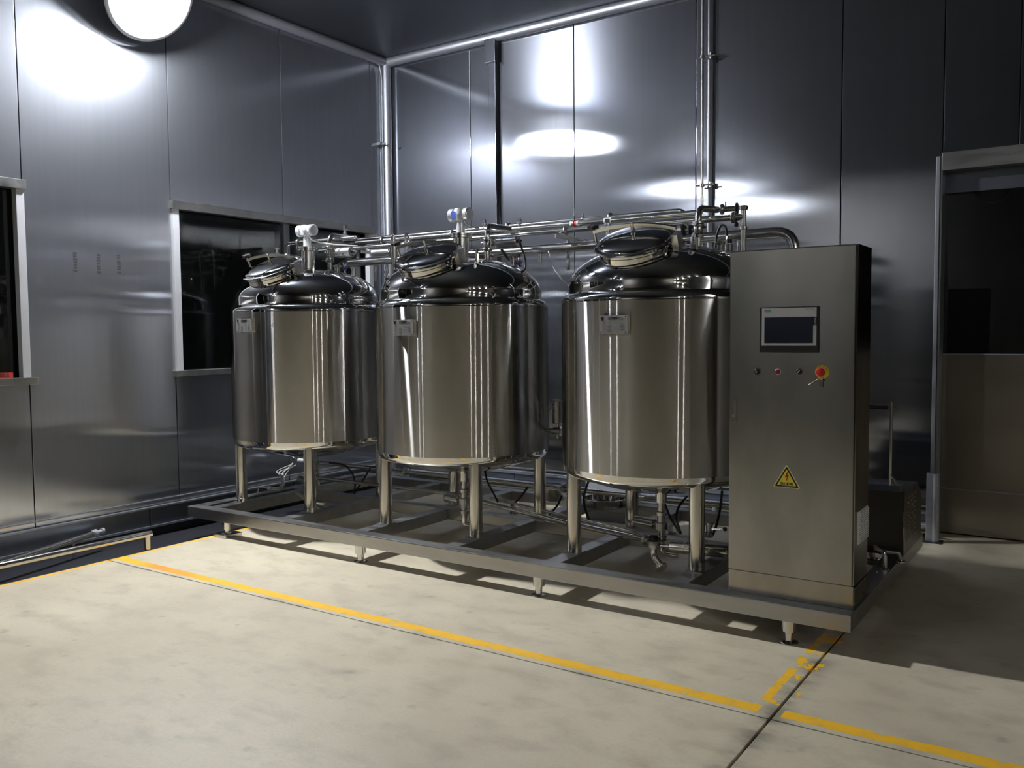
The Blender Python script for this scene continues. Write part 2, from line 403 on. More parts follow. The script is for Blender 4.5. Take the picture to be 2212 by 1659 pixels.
# door in the back wall, its leaf set back in the opening
d = struct('door_1')
MB().box(DX0 - .038, DX0 - .012, YB - .03, YB + .10, 0, DZ - .015).build('jamb', 'alu', d, bevel=.004)
MB().box(DX0 - .008, DX0 + .004, YB - .018, YB + .16, 0, DZ - .015).build('jamb', 'base_edge', d, bevel=.002)
MB().box(DX0, DX1, YB - .02, YB + .10, DZ - .115, DZ + .01).build('head', 'beam', d, bevel=.003)
MB().box(DX0, DX1, YB + .11, YB + .16, DZ - .26, DZ - .10).build('track_cover', 'base', d, bevel=.003)
MB().box(DX0 + .005, DX1, YB + .145, YB + .19, .012, 1.315).build('lower_panel', 'door', d, bevel=.003)
MB().box(DX0 + .005, DX1, YB + .14, YB + .145, .335, .342).build('seam_bead', 'base_edge', d)
MB().box(DX0 + .005, DX1, YB + .138, YB + .19, 1.315, 1.324).build('mid_rail', 'base_edge', d)
MB().box(DX0 + .005, DX1, YB + .16, YB + .166, 1.324, DZ - .2).build('pane', 'glass', d)
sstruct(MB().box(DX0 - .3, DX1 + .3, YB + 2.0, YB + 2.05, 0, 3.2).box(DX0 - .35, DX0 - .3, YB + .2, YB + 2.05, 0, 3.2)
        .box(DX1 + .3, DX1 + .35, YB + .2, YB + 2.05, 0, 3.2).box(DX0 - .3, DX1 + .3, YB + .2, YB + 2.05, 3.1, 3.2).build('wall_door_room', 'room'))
c_ = (-0.7009, 7.3000, 2.5496)
tag(MB().lathe([(0, .0), (.06, .012), (.10, .035), (.118, .07), (.125, .075), (.125, .09), (0, .09)], c_, (0, 1, 0), 40).build('round_disc', 'black'),
    'dark round disc high up behind the door glass', 'vent')

# ------------------------------------------------------------------ lamps
def lamp(x, y, z, r, sx, m, label, cat='lamp', group=None):
    t = thing('wall_lamp', (x, y, z), label, cat, group)
    ax = Vector((sx * .80, 0, -.60)).normalized(); c = Vector((x, y, z)) + ax * .03
    pr_ = [(r * math.sin(a), r * .5 * math.cos(a)) for a in [i * PI / 2 / 10 for i in range(11)]]
    MB().lathe(list(reversed(pr_)), c, ax, 40).build('lens', 'lamp_glow', t)  # oversized glowing dome, imitates the glare spreading around the small core
    rc = .10 if m == 'lamp_main' else (.07 if m == 'lamp_left' else .048)
    MB().lathe([(rc * math.cos(a), r * .42 + rc * math.sin(a)) for a in [k * PI / 2 / 10 for k in range(-3, 11)]], c, ax, 32).build('lamp_core', m, t)
    MB().lathe([(r * .5, -.10), (r * .96, -.02), (r * 1.06, .0), (r * 1.06, .02), (r, .021)], c, ax, 40).build('housing', 'casting', t)
    MB().cyl(c - ax * .08, (x - sx * .17, y, z + .03), .025, 14).build('bracket', 'cast', t)
lamp(XL + .24, 4.02, 4.03, .32, 1, 'lamp_main', 'large glaring white lamp on the left wall beneath the ceiling')
for y_, n_ in ((-.8, 'nearer'), (-3.35, 'farther')):
    lamp(XL + .17, y_, 4.05, .20, 1, 'lamp_left', 'wall lamp behind the viewpoint on the left wall, the %s one' % n_, group='lamps behind the viewpoint')
for y_, n_ in ((1.65, 'first'), (-.05, 'second'), (-1.7, 'third'), (-3.2, 'last')):
    lamp(XR - .17, y_, 3.95, .13, -1, 'lamp_right', 'small wall lamp on the opposite wall, %s from the back wall' % n_, group='lamps on the opposite wall')

# ------------------------------------------------------------------ skid
SX0, SX1, SY0, SY1, SZ0, SZ1 = -5.80, -.925, 4.13, 6.06, .113, .195
sk = thing('equipment_skid', (-3.4, 5.1, 0), 'long steel skid frame on adjustable feet carrying the three tanks', 'frame')
BW = .10
MB().box(SX0, SX1, SY0, SY0 + BW, SZ0, SZ1).build('beam', 'beam', sk, bevel=.006)
MB().box(SX0, SX1, SY1 - BW, SY1, SZ0, SZ1).build('beam', 'beam', sk, bevel=.006)
MB().box(SX0 + BW, SX1 - BW, 5.10, 5.18, SZ0, SZ1 - .001).build('beam', 'beam', sk, bevel=.006)
MB().box(SX0, SX0 + BW, SY0 + BW, SY1 - BW, SZ0, SZ1).build('beam', 'beam', sk, bevel=.006)
MB().box(SX1 - BW, SX1, SY0 + BW, SY1 - BW, SZ0, SZ1).build('beam', 'beam', sk, bevel=.006)
for x in (-5.59, -4.82, -4.075, -3.305, -2.58, -1.81, -1.5):
    MB().box(x - .05, x + .05, SY0 + BW, 5.10, SZ0, SZ1 - .002).build('cross_beam', 'beam', sk, bevel=.005)
    MB().box(x - .05, x + .05, 5.18, SY1 - BW, SZ0, SZ1 - .002).build('cross_beam', 'beam', sk, bevel=.005)
def foot(x, y, z0=0.0):
    f = MB().lathe([(.0, z0), (.044, z0), (.046, z0 + .004), (.042, z0 + .009), (.021, z0 + .014), (.021, .055), (.034, .058), (.034, SZ0 + .002)], (x, y, 0), (0, 0, 1), 28).build('levelling_foot', 'pipe', sk)
for x in (-5.393, -4.033, -2.641, -1.219):
    foot(x, 4.175, .028 if x < -5 else 0.0)
    foot(x, 6.01)
tag(MB().box(-5.47, -5.33, 4.11, 4.26, 0, .027).build('support_block', 'cast', bevel=.004), 'small steel packing block beneath the leftmost front foot', 'block')

# ------------------------------------------------------------------ tanks
R = .595; TY = 4.86
def seglabel(i): return ('left', 'middle', 'right')[i]
TX = (-5.205, -3.69, -2.195)
TL = ('leftmost of three steel tanks, the farthest from the control cabinet',
      'middle steel tank of the three on the skid frame',
      'rightmost steel tank, directly beside the tall control cabinet')
def dome_z(r): return 1.775 + .238 * math.sqrt(max(0, 1 - (r / .553) ** 2.3))
def tank(i):
    cx = TX[i]; t = thing('mixing_tank', (cx, TY, SZ1), TL[i], 'tank', 'steel tanks on the skid')
    c0 = (cx, TY, 0)

    b = MB(); b.lathe([(R, .712), (R, 1.672)], c0, (0, 0, 1), 160); b.f = [f for f in b.f if len(f) == 4]; b.build('shell', 'shell', t, angle=60)
    sh = [(R - .0005, 1.671)] + [(R - .058 + .058 * math.cos(a), 1.678 + .052 * math.sin(a)) for a in [k * PI / 2 / 8 for k in range(9)]]
    sh += [(R - .075, 1.727), (.556, 1.731 - .008), (.553, 1.733)]
    dm = sh + [(.553, 1.775)] + [(r, dome_z(r)) for r in [.553 * math.sin(k * PI / 2 / 22) for k in range(21, -1, -1)]]
    MB().lathe(dm, c0, (0, 0, 1), 128).build('dome', 'mirror', t, angle=40)
    bt = [(R - .0005, .713), (R - .004, .695)] + [(R - .045 + .041 * math.cos(a), .695 - .045 * math.sin(a)) for a in [k * PI / 2 / 6 for k in range(1, 7)]]
    bt += [(.50, .635), (.40, .602), (.25, .565), (.10, .535), (.035, .53), (.035, .47), (.0, .47)]
    MB().lathe(bt, c0, (0, 0, 1), 128).build('bottom_dish', 'mirror', t, angle=40)
    for sx in (-1, 1):
        for sy in (-1, 1):
            lx, ly = cx + sx * .385, TY + sy * .385
            lg = MB().lathe([(.0445, SZ1), (.0445, .225), (.0435, .226), (.0435, .69)], (lx, ly, 0), (0, 0, 1), 36).build('leg', 'leg', t)
            MB().box(lx - .05, lx + .05, ly - .05, ly + .05, SZ1 - .002, SZ1 + .004).build('foot_plate', 'beam', lg, bevel=.001)
    # manhole: short neck leaning to the front, domed lid, clamp bar with star knob and hinge
    C = Vector((cx, 4.505, 2.008)); n = Vector((.03, -.44, .90)).normalized(); u = (EX - n * n.x).normalized(); v = n.cross(u)
    mr = .218
    mh = MB().lathe([(mr - .012, -.20), (mr - .004, -.028), (mr + .002, -.022), (mr + .002, -.012), (mr - .006, -.010)], C, n, 72).build('manhole_neck', 'mirror', t)
    rim = [(mr - .01, -.009), (mr + .014, -.008), (mr + .017, -.002), (mr + .013, .005), (mr - .004, .010)]
    cap = [(mr * math.cos(a) * .98, .010 + .042 * math.sin(a)) for a in [k * PI / 2 / 9 for k in range(1, 10)]]
    lid = MB().lathe(rim + cap, C, n, 72).build('manhole_lid', 'mirror', t)
    bar = MB(); prev = None; k = 18; pts = []
    for j in range(k + 1):
        a = -1 + 2 * j / k; pts.append((a * (mr + .035), .055 + .032 * (1 - a * a)))
    top = [(a, z + .018) for a, z in pts]; poly = pts + list(reversed(top))
    vs = [C + u * a + n * z + v * (.008 + .011 * s_) for s_ in (-1, 1) for a, z in pts + top]
    m_ = len(pts); F = []
    for j in range(m_ - 1):
        a0, a1, t0, t1 = j, j + 1, m_ + j, m_ + j + 1; o_ = 2 * m_
        F += [(a0, a1, t1, t0), (a0 + o_, t0 + o_, t1 + o_, a1 + o_), (a0, a0 + o_, a1 + o_, a1), (t0, t1, t1 + o_, t0 + o_)]
    F += [(0, m_, 3 * m_, 2 * m_), (m_ - 1, 3 * m_ - 1, 4 * m_ - 1, 2 * m_ - 1)]
    bar._add(vs, F).build('clamp_bar', 'leg', lid)
    MB().disc_stack(C + n * .048, n, [(.016, 0), (.016, .012), (.010, .014), (.010, .05), (.013, .052), (.013, .062), (.0, .066)], 20).build('centre_bolt', 'pipe', lid)
    hp = C + u * (mr + .03) + v * .008
    MB().rbox(hp - n * .01, u, v, n, .018, .035, .045).build('hinge_block', 'cast', lid)
    kp = C - u * (mr + .03) + v * .008
    MB().cyl(kp - n * .05, kp + n * .085, .008, 14).build('swing_bolt', 'pipe', lid)
    star = [((.036 if q % 2 == 0 else .024) * math.cos(q * PI / 5), (.036 if q % 2 == 0 else .024) * math.sin(q * PI / 5)) for q in range(10)]
    MB().prism(star, kp + n * .085, u, v, n, .022).build('star_knob', 'black', lid, bevel=.004)
    # nameplate on a standoff bracket facing the front
    pz = 1.572 if i == 0 else 1.54; px_ = cx - (.015 if i == 0 else 0.0)
    npl = MB().box(px_ - .0835, px_ + .0835, TY - R - .026, TY - R - .024, pz - .05, pz + .05).build('nameplate', 'plate', t)
    MB().box(px_ + .080, px_ + .0835, TY - R - .024, TY - R + .012, pz - .05, pz + .05).build('bracket_side', 'leg', npl)
    MB().box(px_ - .0835, px_ - .080, TY - R - .024, TY - R + .012, pz - .05, pz + .05).build('bracket_side', 'leg', npl)
    yf = TY - R - .0265
    rv = MB()
    for sx in (-1, 1):
        for sz in (-1, 1): MB().cyl((px_ + sx * .074, yf + .001, pz + sz * .043), (px_ + sx * .074, yf - .002, pz + sz * .043), .0035, 10).build('rivet', 'pipe', npl)
    pass
    text_mesh('\u4e09\u5c42\u50a8\u7f50', .017, (px_ + .0, yf, pz + .033), EX, EZ, -EY, 'title_print', 'print', npl, bold=.0004)
    text_mesh('CE', .015, (px_ + .05, yf, pz + .031), EX, EZ, -EY, 'mark_print', 'greyprint', npl)
    MB().lathe([(.006, 0), (.0095, 0), (.0095, .0005), (.006, .0005)], (px_ - .066, yf, pz + .034), (0, -1, 0), 16).box(px_ - .075, px_ - .057, yf - .0004, yf, pz + .0225, pz + .0245).build('emblem_print', 'print', npl)
    ln = MB()
    rr = random.Random(5)
    for q, zz in enumerate((.018, .009, -.001, -.011, -.020, -.029, -.038)):
        for xa, xb, on_ in ((-.070, -.050, 1), (-.035, -.012, q in (3, 5)), (.010, .028, q % 2), (.042, .062, q in (3, 5))):
            if on_ or rr.random() < .3: ln.box(px_ + xa, px_ + xb - .004 * rr.random(), yf - .0003, yf, pz + zz, pz + zz + (.0045 if xa in (-.035, .042) else .0018))
        ln.box(px_ - .072, px_ + .07, yf - .0002, yf, pz + zz - .003, pz + zz - .0026)
    ln.build('row_print', 'greyprint', npl)
    # lifting lug
    def lug(q, u_, s_=1.0):
        q = Vector(q); u_ = Vector(u_).normalized(); nn = u_.cross(EZ)
        out_ = [(-.034, -.045), (.034, -.045), (.034, .02)] + [(.034 * math.cos(a), .02 + .034 * math.sin(a)) for a in [k * PI / 10 for k in range(1, 10)]] + [(-.034, .02)]
        hole = [(.013 * math.cos(a), .022 + .017 * math.sin(a)) for a in [k * 2 * PI / 16 for k in range(16)]]
        bm = bmesh.new(); o1 = [bm.verts.new((a, b, 0)) for a, b in out_]; h1 = [bm.verts.new((a, b, 0)) for a, b in hole]
        es = [bm.edges.new((o1[k], o1[(k + 1) % len(o1)])) for k in range(len(o1))] + [bm.edges.new((h1[k], h1[(k + 1) % 16])) for k in range(16)]
        g_ = bmesh.ops.triangle_fill(bm, use_beauty=True, use_dissolve=False, edges=es)
        ex_ = bmesh.ops.extrude_face_region(bm, geom=list(bm.faces)); bmesh.ops.translate(bm, vec=(0, 0, .009), verts=[x for x in ex_['geom'] if isinstance(x, bmesh.types.BMVert)])
        bm.verts.index_update(); mb = MB(); mb._add([q + u_ * v_.co.x * s_ + EZ * v_.co.y * s_ + nn * v_.co.z for v_ in bm.verts], [[x.index for x in f.verts] for f in bm.faces]); bm.free()
        mb.build('lifting_lug', 'leg', t)
    lug((cx + .30, TY - .22, dome_z(.37) + .035), (.75, -.65, 0))
    lug((cx - .33, TY + .22, dome_z(.40) + .035), (.65, .75, 0))
    # small spare nozzles with capped ferrules on the back of the dome
    for a_, b_, r_, h_ in ((.02, .30, .024, .10), (.28, .22, .02, .09), (-.24, .26, .022, .11)):
        zz = dome_z(math.hypot(a_, b_)) - .02; nz = MB().lathe([(r_, 0), (r_, h_ - .02), (r_ + .01, h_ - .018), (r_ + .012, h_ - .006), (r_ + .006, h_), (0, h_ + .006)], (cx + a_, TY + b_, zz), (0, 0, 1), 24).build('nozzle', 'pipe', t)
    if i < 2:   # level transmitter on the middle of the dome
        z0 = 1.99; nzz = MB().lathe([(.054, z0), (.054, 2.155), (.078, 2.158), (.078, 2.168), (.07, 2.170), (.07, 2.172), (.078, 2.174), (.078, 2.186), (.03, 2.188)], (cx, TY, 0), (0, 0, 1), 40).build('level_nozzle', 'pipe', t)
        MB().lathe([(.062, 1.998), (.066, 2.006), (.062, 2.016), (.055, 2.017)], (cx, TY, 0), (0, 0, 1), 40).build('weld_collar', 'mirror', t)
        tr = MB().lathe([(.030, 2.186), (.030, 2.262), (.024, 2.266), (.024, 2.275), (.046, 2.278), (.049, 2.29), (.049, 2.345), (.043, 2.356), (.0, 2.358)], (cx, TY, 0), (0, 0, 1), 28).build('level_transmitter', 'casting', t)
        hz = 2.315
        for s_ in (-1, 1):
            MB().lathe([(.036, .03), (.036, .05), (.046, .052), (.046, .082), (.036, .090), (0, .092)], (cx, TY, hz), (s_ * .93, -.1, 0), 12).build('end_cover', 'casting', tr)
        MB().lathe([(.028, .04), (.028, .056), (.020, .060), (0, .062)], (cx + .01, TY, hz), (.45, -.9, 0), 20).build('gland_cover', 'casting', tr)
        if i == 1: MB().box(cx - .047, cx - .012, TY - .0505, TY - .044, hz - .025, hz + .02).build('blue_label', 'blue', tr)
        MB().tube([(cx + .045, TY - .03, hz - .02), (cx + .06, TY - .02, hz - .07), (cx + .12, TY + .02, hz - .10), (cx + .22, TY + .12, hz - .115), (cx + .30, TY + .25, hz - .12)], .006, .05, 8).build('signal_cable', 'cable', tr)
    return t
for i in range(3): tank(i)

# ------------------------------------------------------------------ pipework above the tanks
def clamp(p, ax, r, w_=.012):   # tri-clamp ferrule profile round a pipe
    return [(r, -w_), (r + .012, -w_ * .9), (r + .016, -w_ * .3), (r + .016, w_ * .3), (r + .012, w_ * .9), (r, w_)]
def ferrules(mb_list, parent, r):
    for p, ax in mb_list:
        o = MB().lathe(clamp(p, ax, r), p, ax, 24); o.build('clamp', 'cast', parent)
        u_, v_, a_ = frame(ax)
        # wing nut of the clamp
        q = Vector(p) + u_ * (r + .014)
        o = MB().cyl(q, q + u_ * .028, .005, 8).rbox(q + u_ * .03, u_, v_, a_, .005, .014, .004).build('wing_nut', 'cast', parent)
def pipe(name, pts, r, label, cat='pipe', m='pipe', group=None, bend=None, ferr=(), seg=20):
    t = thing(name, pts[0], label, cat, group)
    MB().tube(pts, r, bend, seg, 6).build('pipe_run', m, t)
    ferrules(ferr, t, r); return t
# thick header running behind the domes and bending down behind the cabinet
HZ = 2.112
xe = (-1.5966, 5.5000, 2.0962)[0]; xs_ = (-5.3955, 5.5000, 2.0774)[0]
h = pipe('header_pipe', [(xs_, 5.5, HZ), (xe, 5.5, HZ), (xe, 5.5, .55)], .034, 'thick polished pipe behind the domes, bending down behind the cabinet', bend=.12)
MB().lathe([(.035, -.006), (.046, -.005), (.046, .005), (.035, .006)], (xs_ + .01, 5.5, HZ), (1, 0, 0), 28).build('end_collar', 'cast', h)
for x in (-4.95, -3.45, -2.75, -1.95):
    MB().cyl((x, 5.5, HZ - .10), (x, 5.5, HZ - .03), .012, 14).build('support_stub', 'cast', h)
# three slim lines above it
ax_ = (-2.4268, 5.7500, 2.3446)[0]
pa = pipe('upper_thin_pipe', [((-5.6906, 5.7500, 2.3834)[0], 5.75, 2.338), (ax_, 5.75, 2.338), (ax_ + .02, 5.75, 2.20)], .016, 'thinnest topmost pipe of the bundle running above the tanks', bend=.05,
          ferr=[((-3.0, 5.75, 2.338), (1, 0, 0)), ((-3.9, 5.75, 2.338), (1, 0, 0))])
bx = (-2.2727, 5.6200, 2.2864)[0]
pb = pipe('upper_main_pipe', [((-5.4073, 5.6200, 2.3130)[0], 5.62, 2.293), (bx, 5.62, 2.293)], .0215, 'bright middle pipe of the bundle, with a red and white label band', bend=.08,
          ferr=[((-4.35, 5.62, 2.293), (1, 0, 0)), ((-5.1, 5.62, 2.293), (1, 0, 0))])
qx = (-3.2222, 5.6000, 2.2788)[0]
MB().lathe([(.0222, -.035), (.0224, .035)], (qx, 5.62, 2.293), (1, 0, 0), 20).build('white_band', 'paper', pb, label='white label band')
MB().lathe([(.0227, -.02), (.0227, .02)], (qx, 5.62, 2.293), (1, 0, 0), 20).build('red_mark', 'redpaper', pb, label='red arrow mark')
MB().lathe([(.0222, -.03), (.0224, .03)], (-2.95, 5.62, 2.293), (1, 0, 0), 20).build('label_band', 'paper', pb)
cxp = (-2.4641, 5.4200, 2.2168)[0]
pc = pipe('lower_slim_pipe', [((-5.6533, 5.4200, 2.3167)[0], 5.42, 2.222), (cxp + .35, 5.42, 2.222)], .0185, 'lowest slim pipe of the bundle, just behind the instruments',
          ferr=[((-4.62, 5.42, 2.222), (1, 0, 0)), ((-3.18, 5.42, 2.222), (1, 0, 0))])
# branch with an elbow left of the first transmitter
p0 = (-5.7631, 5.1500, 2.2004); p1 = (-5.3181, 5.1500, 2.2725)
pipe('spray_branch_pipe', [(p0[0], 5.15, 1.93), (p0[0], 5.15, p1[2]), (p1[0] + .35, 5.15, p1[2])], .016, 'small pipe with an elbow rising behind the leftmost manhole lid', bend=.06,
     ferr=[((p0[0] + .14, 5.15, p1[2]), (1, 0, 0)), ((p0[0], 5.15, p1[2] - .1), (0, 0, 1))])
# bracket posts holding the bundle
br = thing('pipe_bracket', (-3.05, 5.55, 2.0), 'bracket with bolts holding the pipe bundle, between the middle and right tanks', 'bracket', 'brackets of the pipe bundle')
def bracket(t, x):
    MB().box(x - .008, x + .008, 5.36, 5.80, 2.17, 2.195).box(x - .008, x + .008, 5.52, 5.545, 1.95, 2.17).build('bracket_bar', 'cast', t, bevel=.002)
    for y_, z_, r_ in ((5.75, 2.338, .017), (5.62, 2.293, .0225)):
        MB().lathe([(r_, -.006), (r_ + .005, -.006), (r_ + .005, .006), (r_, .006)], (x, y_, z_), (1, 0, 0), 18).cyl((x, y_, z_ + r_), (x, y_, z_ + r_ + .03), .006, 8).build('u_bolt', 'cast', t)
bracket(br, (-3.2295, 5.6200, 2.3383)[0])
br2 = thing('pipe_bracket', (-4.6, 5.55, 2.0), 'bracket with bolts holding the pipe bundle, between the left and middle tanks', 'bracket', 'brackets of the pipe bundle')
bracket(br2, (-5.1041, 5.6200, 2.3712)[0])
# right-hand cross line to the standing pipe
rz = 2.186
x_a = (-2.0786, 5.2000, 2.2029)[0]; x_b = (-1.8147, 5.2000, 2.2039)[0]
pipe('cross_pipe', [(x_a, 5.2, rz), (x_b, 5.2, rz)], .0195, 'short level pipe joining the right tank riser to the capped standing pipe', ferr=[(((-1.8750, 5.2000, 2.2005)[0], 5.2, rz), (1, 0, 0))])
stp = pipe('standing_pipe', [(x_b, 5.2, .60), (x_b, 5.2, 2.245)], .0165, 'bright vertical pipe with a flat cap rising behind the cabinet', ferr=[])
MB().lathe([(.017, -.02), (.026, -.016), (.03, 0), (.026, .008), (0, .010)], (x_b, 5.2, 2.245), (0, 0, 1), 24).build('end_cap', 'pipe', stp)
MB().lathe([(.017, -.012), (.024, -.008), (.024, .008), (.017, .012)], (x_b, 5.2, 2.12), (0, 0, 1), 24).build('clamp', 'cast', stp)

# risers with actuated valves on each dome
def riser(i, px_top, base, top, to, side, act_len, label, vlabel, r=.0205):
    x, y = base[0], base[1]
    zb = dome_z(math.hypot(x - TX[i], y - TY)) - .02
    t = pipe('riser_pipe', [(x, y, zb), (x, y, top), to], r, label, group='risers on the domes', bend=.07,
             ferr=[((x, y, zb + .10), (0, 0, 1)), ((x, y, top - .10), (0, 0, 1))])
    MB().lathe([(r + .014, 0), (r + .01, .012), (r + .001, .02)], (x, y, zb + .012), (0, 0, 1), 24).build('weld_collar', 'mirror', t)
    # butterfly valve body on the riser plus the actuator standing off it
    zc = zb + (top - zb) * .52
    vt = thing('actuated_valve', (x, y, zc), vlabel, 'valve', 'pneumatic valves on the risers')
    MB().lathe([(r + .001, -.05), (r + .014, -.047), (r + .014, -.035), (r + .006, -.030), (r + .010, -.022), (r + .010, .022), (r + .006, .030), (r + .014, .035), (r + .014, .047), (r + .001, .05)], (x, y, zc), (0, 0, 1), 28).build('valve_body', 'cast', vt)
    MB().cyl((x - .028 * side, y, zc + .01), (x - .05 * side, y, zc + .01), .008, 10).build('body_bolt', 'cast', vt)
    MB().cyl((x + .02 * side, y, zc), (x + .10 * side, y, zc), .012, 14).build('yoke_stem', 'cast', vt)
    MB().box(x + .045 * side, x + .055 * side, y - .03, y + .03, zc - .03, zc + .03).box(x + .085 * side, x + .093 * side, y - .03, y + .03, zc - .03, zc + .03).build('yoke_plate', 'black' if i == 2 else 'cast', vt, bevel=.002)
    ar = .040; a0 = .095; a1 = a0 + act_len
    ac = MB().lathe([(ar - .003, a0), (ar, a0 + .004), (ar, a1 - .004), (ar - .004, a1), (ar - .012, a1 + .001)], (x, y, zc), (side, 0, 0), 40).build('actuator', 'actuator', vt)
    if i != 0: MB().lathe([(ar + .0006, a0 + .05), (ar + .0006, a0 + .10)], (x, y, zc), (side, 0, 0), 12, PI * .2, PI * .55).build('maker_label', 'paper', ac)
    MB().lathe([(.012, 0), (.012, .012), (.007, .014), (.007, .03)], (x + side * (a1), y - .005, zc + .004), (side, 0, 0), 14).build('air_fitting', 'black', ac)
    return Vector((x + side * (a1 + .03), y - .005, zc + .004)), zc
b1_ = (-5.1241, 5.0200, 1.9891); t1_ = (-5.0999, 5.0200, 2.2912)
e1, z1 = riser(0, 713, b1_, t1_[2], (-5.2251, 5.4200, 2.3001), 1, .15, 'riser pipe with elbow on the leftmost dome', 'valve with horizontal cylinder beside the riser of the leftmost dome')
b2_ = (-3.5828, 5.0200, 1.9582); t2_ = (-3.5633, 5.0200, 2.2488)
e2, z2 = riser(1, 1053, b2_, t2_[2], (-3.6669, 5.4200, 2.2711), 1, .165, 'riser pipe with elbow on the middle dome', 'valve with bright cylinder and black hose on the middle dome')
b3_ = (-2.0293, 5.0200, 1.9987); t3_ = (-2.0244, 5.0200, 2.2348)
e3, z3 = riser(2, 1508, b3_, t3_[2], (-2.0214, 5.3000, 2.2573), -1, .20, 'riser pipe with elbow on the rightmost dome', 'valve with grey cylinder left of the riser of the rightmost dome')
# end valve with a black disc after the right riser
vp = Vector((-2.0154, 5.3000, 2.2568)); ve = vp + Vector((.11, .02, -.0))
ev = thing('end_valve', vp, 'short valve stub with a black end disc above the cabinet side', 'valve')
MB().cyl(vp, ve, .017, 18).build('stub', 'pipe', ev); MB().lathe(clamp(vp, ve - vp, .017), vp + (ve - vp) * .25, ve - vp, 24).build('clamp', 'cast', ev)
MB().lathe([(.0, 0), (.034, .0), (.036, .006), (.034, .014), (0, .016)], ve, ve - vp, 24).build('end_disc', 'black', ev)
MB().cyl(vp + Vector((.05, 0, .0)), vp + Vector((.05, 0, .045)), .006, 8).build('lever', 'cast', ev)
# hand valve hanging under the cross pipe
hv = Vector((-1.8718, 5.2000, 2.1641))
t = thing('drain_valve', hv, 'little hand valve hanging under the level pipe right of the riser', 'valve')
MB().cyl(hv + EZ * .03, hv - EZ * .02, .009, 12).build('valve_stem', 'cast', t); MB().lathe([(0, 0), (.016, .002), (.016, .01), (0, .012)], hv - EZ * .02 + EX * .008, (1, -.3, 0), 18).build('hand_wheel', 'black', t)

def hose(name, pts, r, m, label, cat='hose', group=None, bend=.06):
    o = MB().tube(pts, r, bend, 10, 5).build(name, m); return tag(o, label, cat, group)
hose('air_hose', [tuple(e2), (-3.3002, 5.0000, 2.1244), (-3.2274, 4.9500, 2.0079), (-3.2170, 4.9500, 1.9365), (-3.2141, 4.9000, 1.9029), (-3.3198, 4.8200, 1.8914)], .0075, 'rubber', 'black hose looping from the middle valve cylinder down to the dome')
hose('air_hose', [tuple(e1), (-4.8033, 5.0000, 2.1339), (-4.9524, 5.0500, 2.0918), (-5.0891, 5.1000, 2.0729), (-5.1923, 5.1500, 2.0438)], .0065, 'rubber', 'black hose curling under the cylinder on the leftmost dome')
hose('air_hose', [(-2.0485, 5.3500, 2.0275), (-2.0398, 5.3500, 2.1140), (-2.0097, 5.3500, 2.1725), (-1.9795, 5.3500, 2.1529), (-1.9700, 5.3500, 2.0659)], .008, 'rubber', 'black hose arching up behind the thick header pipe near the cabinet')
hose('air_hose', [(-3.5186, 5.1000, 2.0888), (-3.4760, 5.1000, 2.0284), (-3.4140, 5.1000, 1.9866), (-3.3893, 5.1500, 1.9659)], .010, 'rubber', 'short thick black hose under the cylinder of the middle dome')
hose('air_hose', [(-2.2656, 5.2500, 2.1355), (-2.2403, 5.2500, 2.0754), (-2.1674, 5.3000, 2.0631)], .007, 'rubber', 'thin black hose behind the riser of the rightmost dome')
hose('thin_wire', [(-3.3674, 5.4800, 2.1011), (-3.2726, 5.4000, 1.9581), (-3.0925, 5.2000, 1.8689), (-2.8965, 5.0000, 1.7912)], .004, 'cable', 'thin grey wire sloping between the middle and right domes', 'wire')
# gauges with blue connectors
def gauge(x, y, z, label):
    t = thing('pressure_sensor', (x, y, z), label, 'sensor', 'sensors on the domes')
    MB().lathe([(.010, -.14), (.010, -.02), (.017, -.018), (.022, .0), (.022, .045), (.016, .055), (.0, .056)], (x, y, z), (0, 0, 1), 20).build('sensor_body', 'cast', t)
    MB().lathe([(.012, .02), (.012, .05), (.008, .055), (0, .056)], (x, y, z - .01), (.8, -.5, .1), 14).build('connector', 'blue', t, label='blue connector')
g1 = (-5.0389, 5.1000, 2.0335); gauge(g1[0], g1[1], g1[2], 'small sensor with blue connector right of the leftmost riser')
g2 = (-3.3830, 5.1000, 1.9914); gauge(g2[0], g2[1], g2[2], 'small sensor with blue connector right of the middle riser')
g3 = (-1.8326, 5.0000, 2.0149); t = thing('pressure_sensor', g3, 'small sensor with black collar between right lug and cabinet', 'sensor', 'sensors on the domes')
MB().lathe([(.014, -.05), (.022, -.045), (.024, -.01), (.018, -.005), (.018, .03), (.014, .04)], g3, (0, 0, 1), 20).build('sensor_body', 'cast', t)
MB().lathe([(.0195, -.002), (.0195, .022)], g3, (0, 0, 1), 20).build('collar', 'rubber', t)
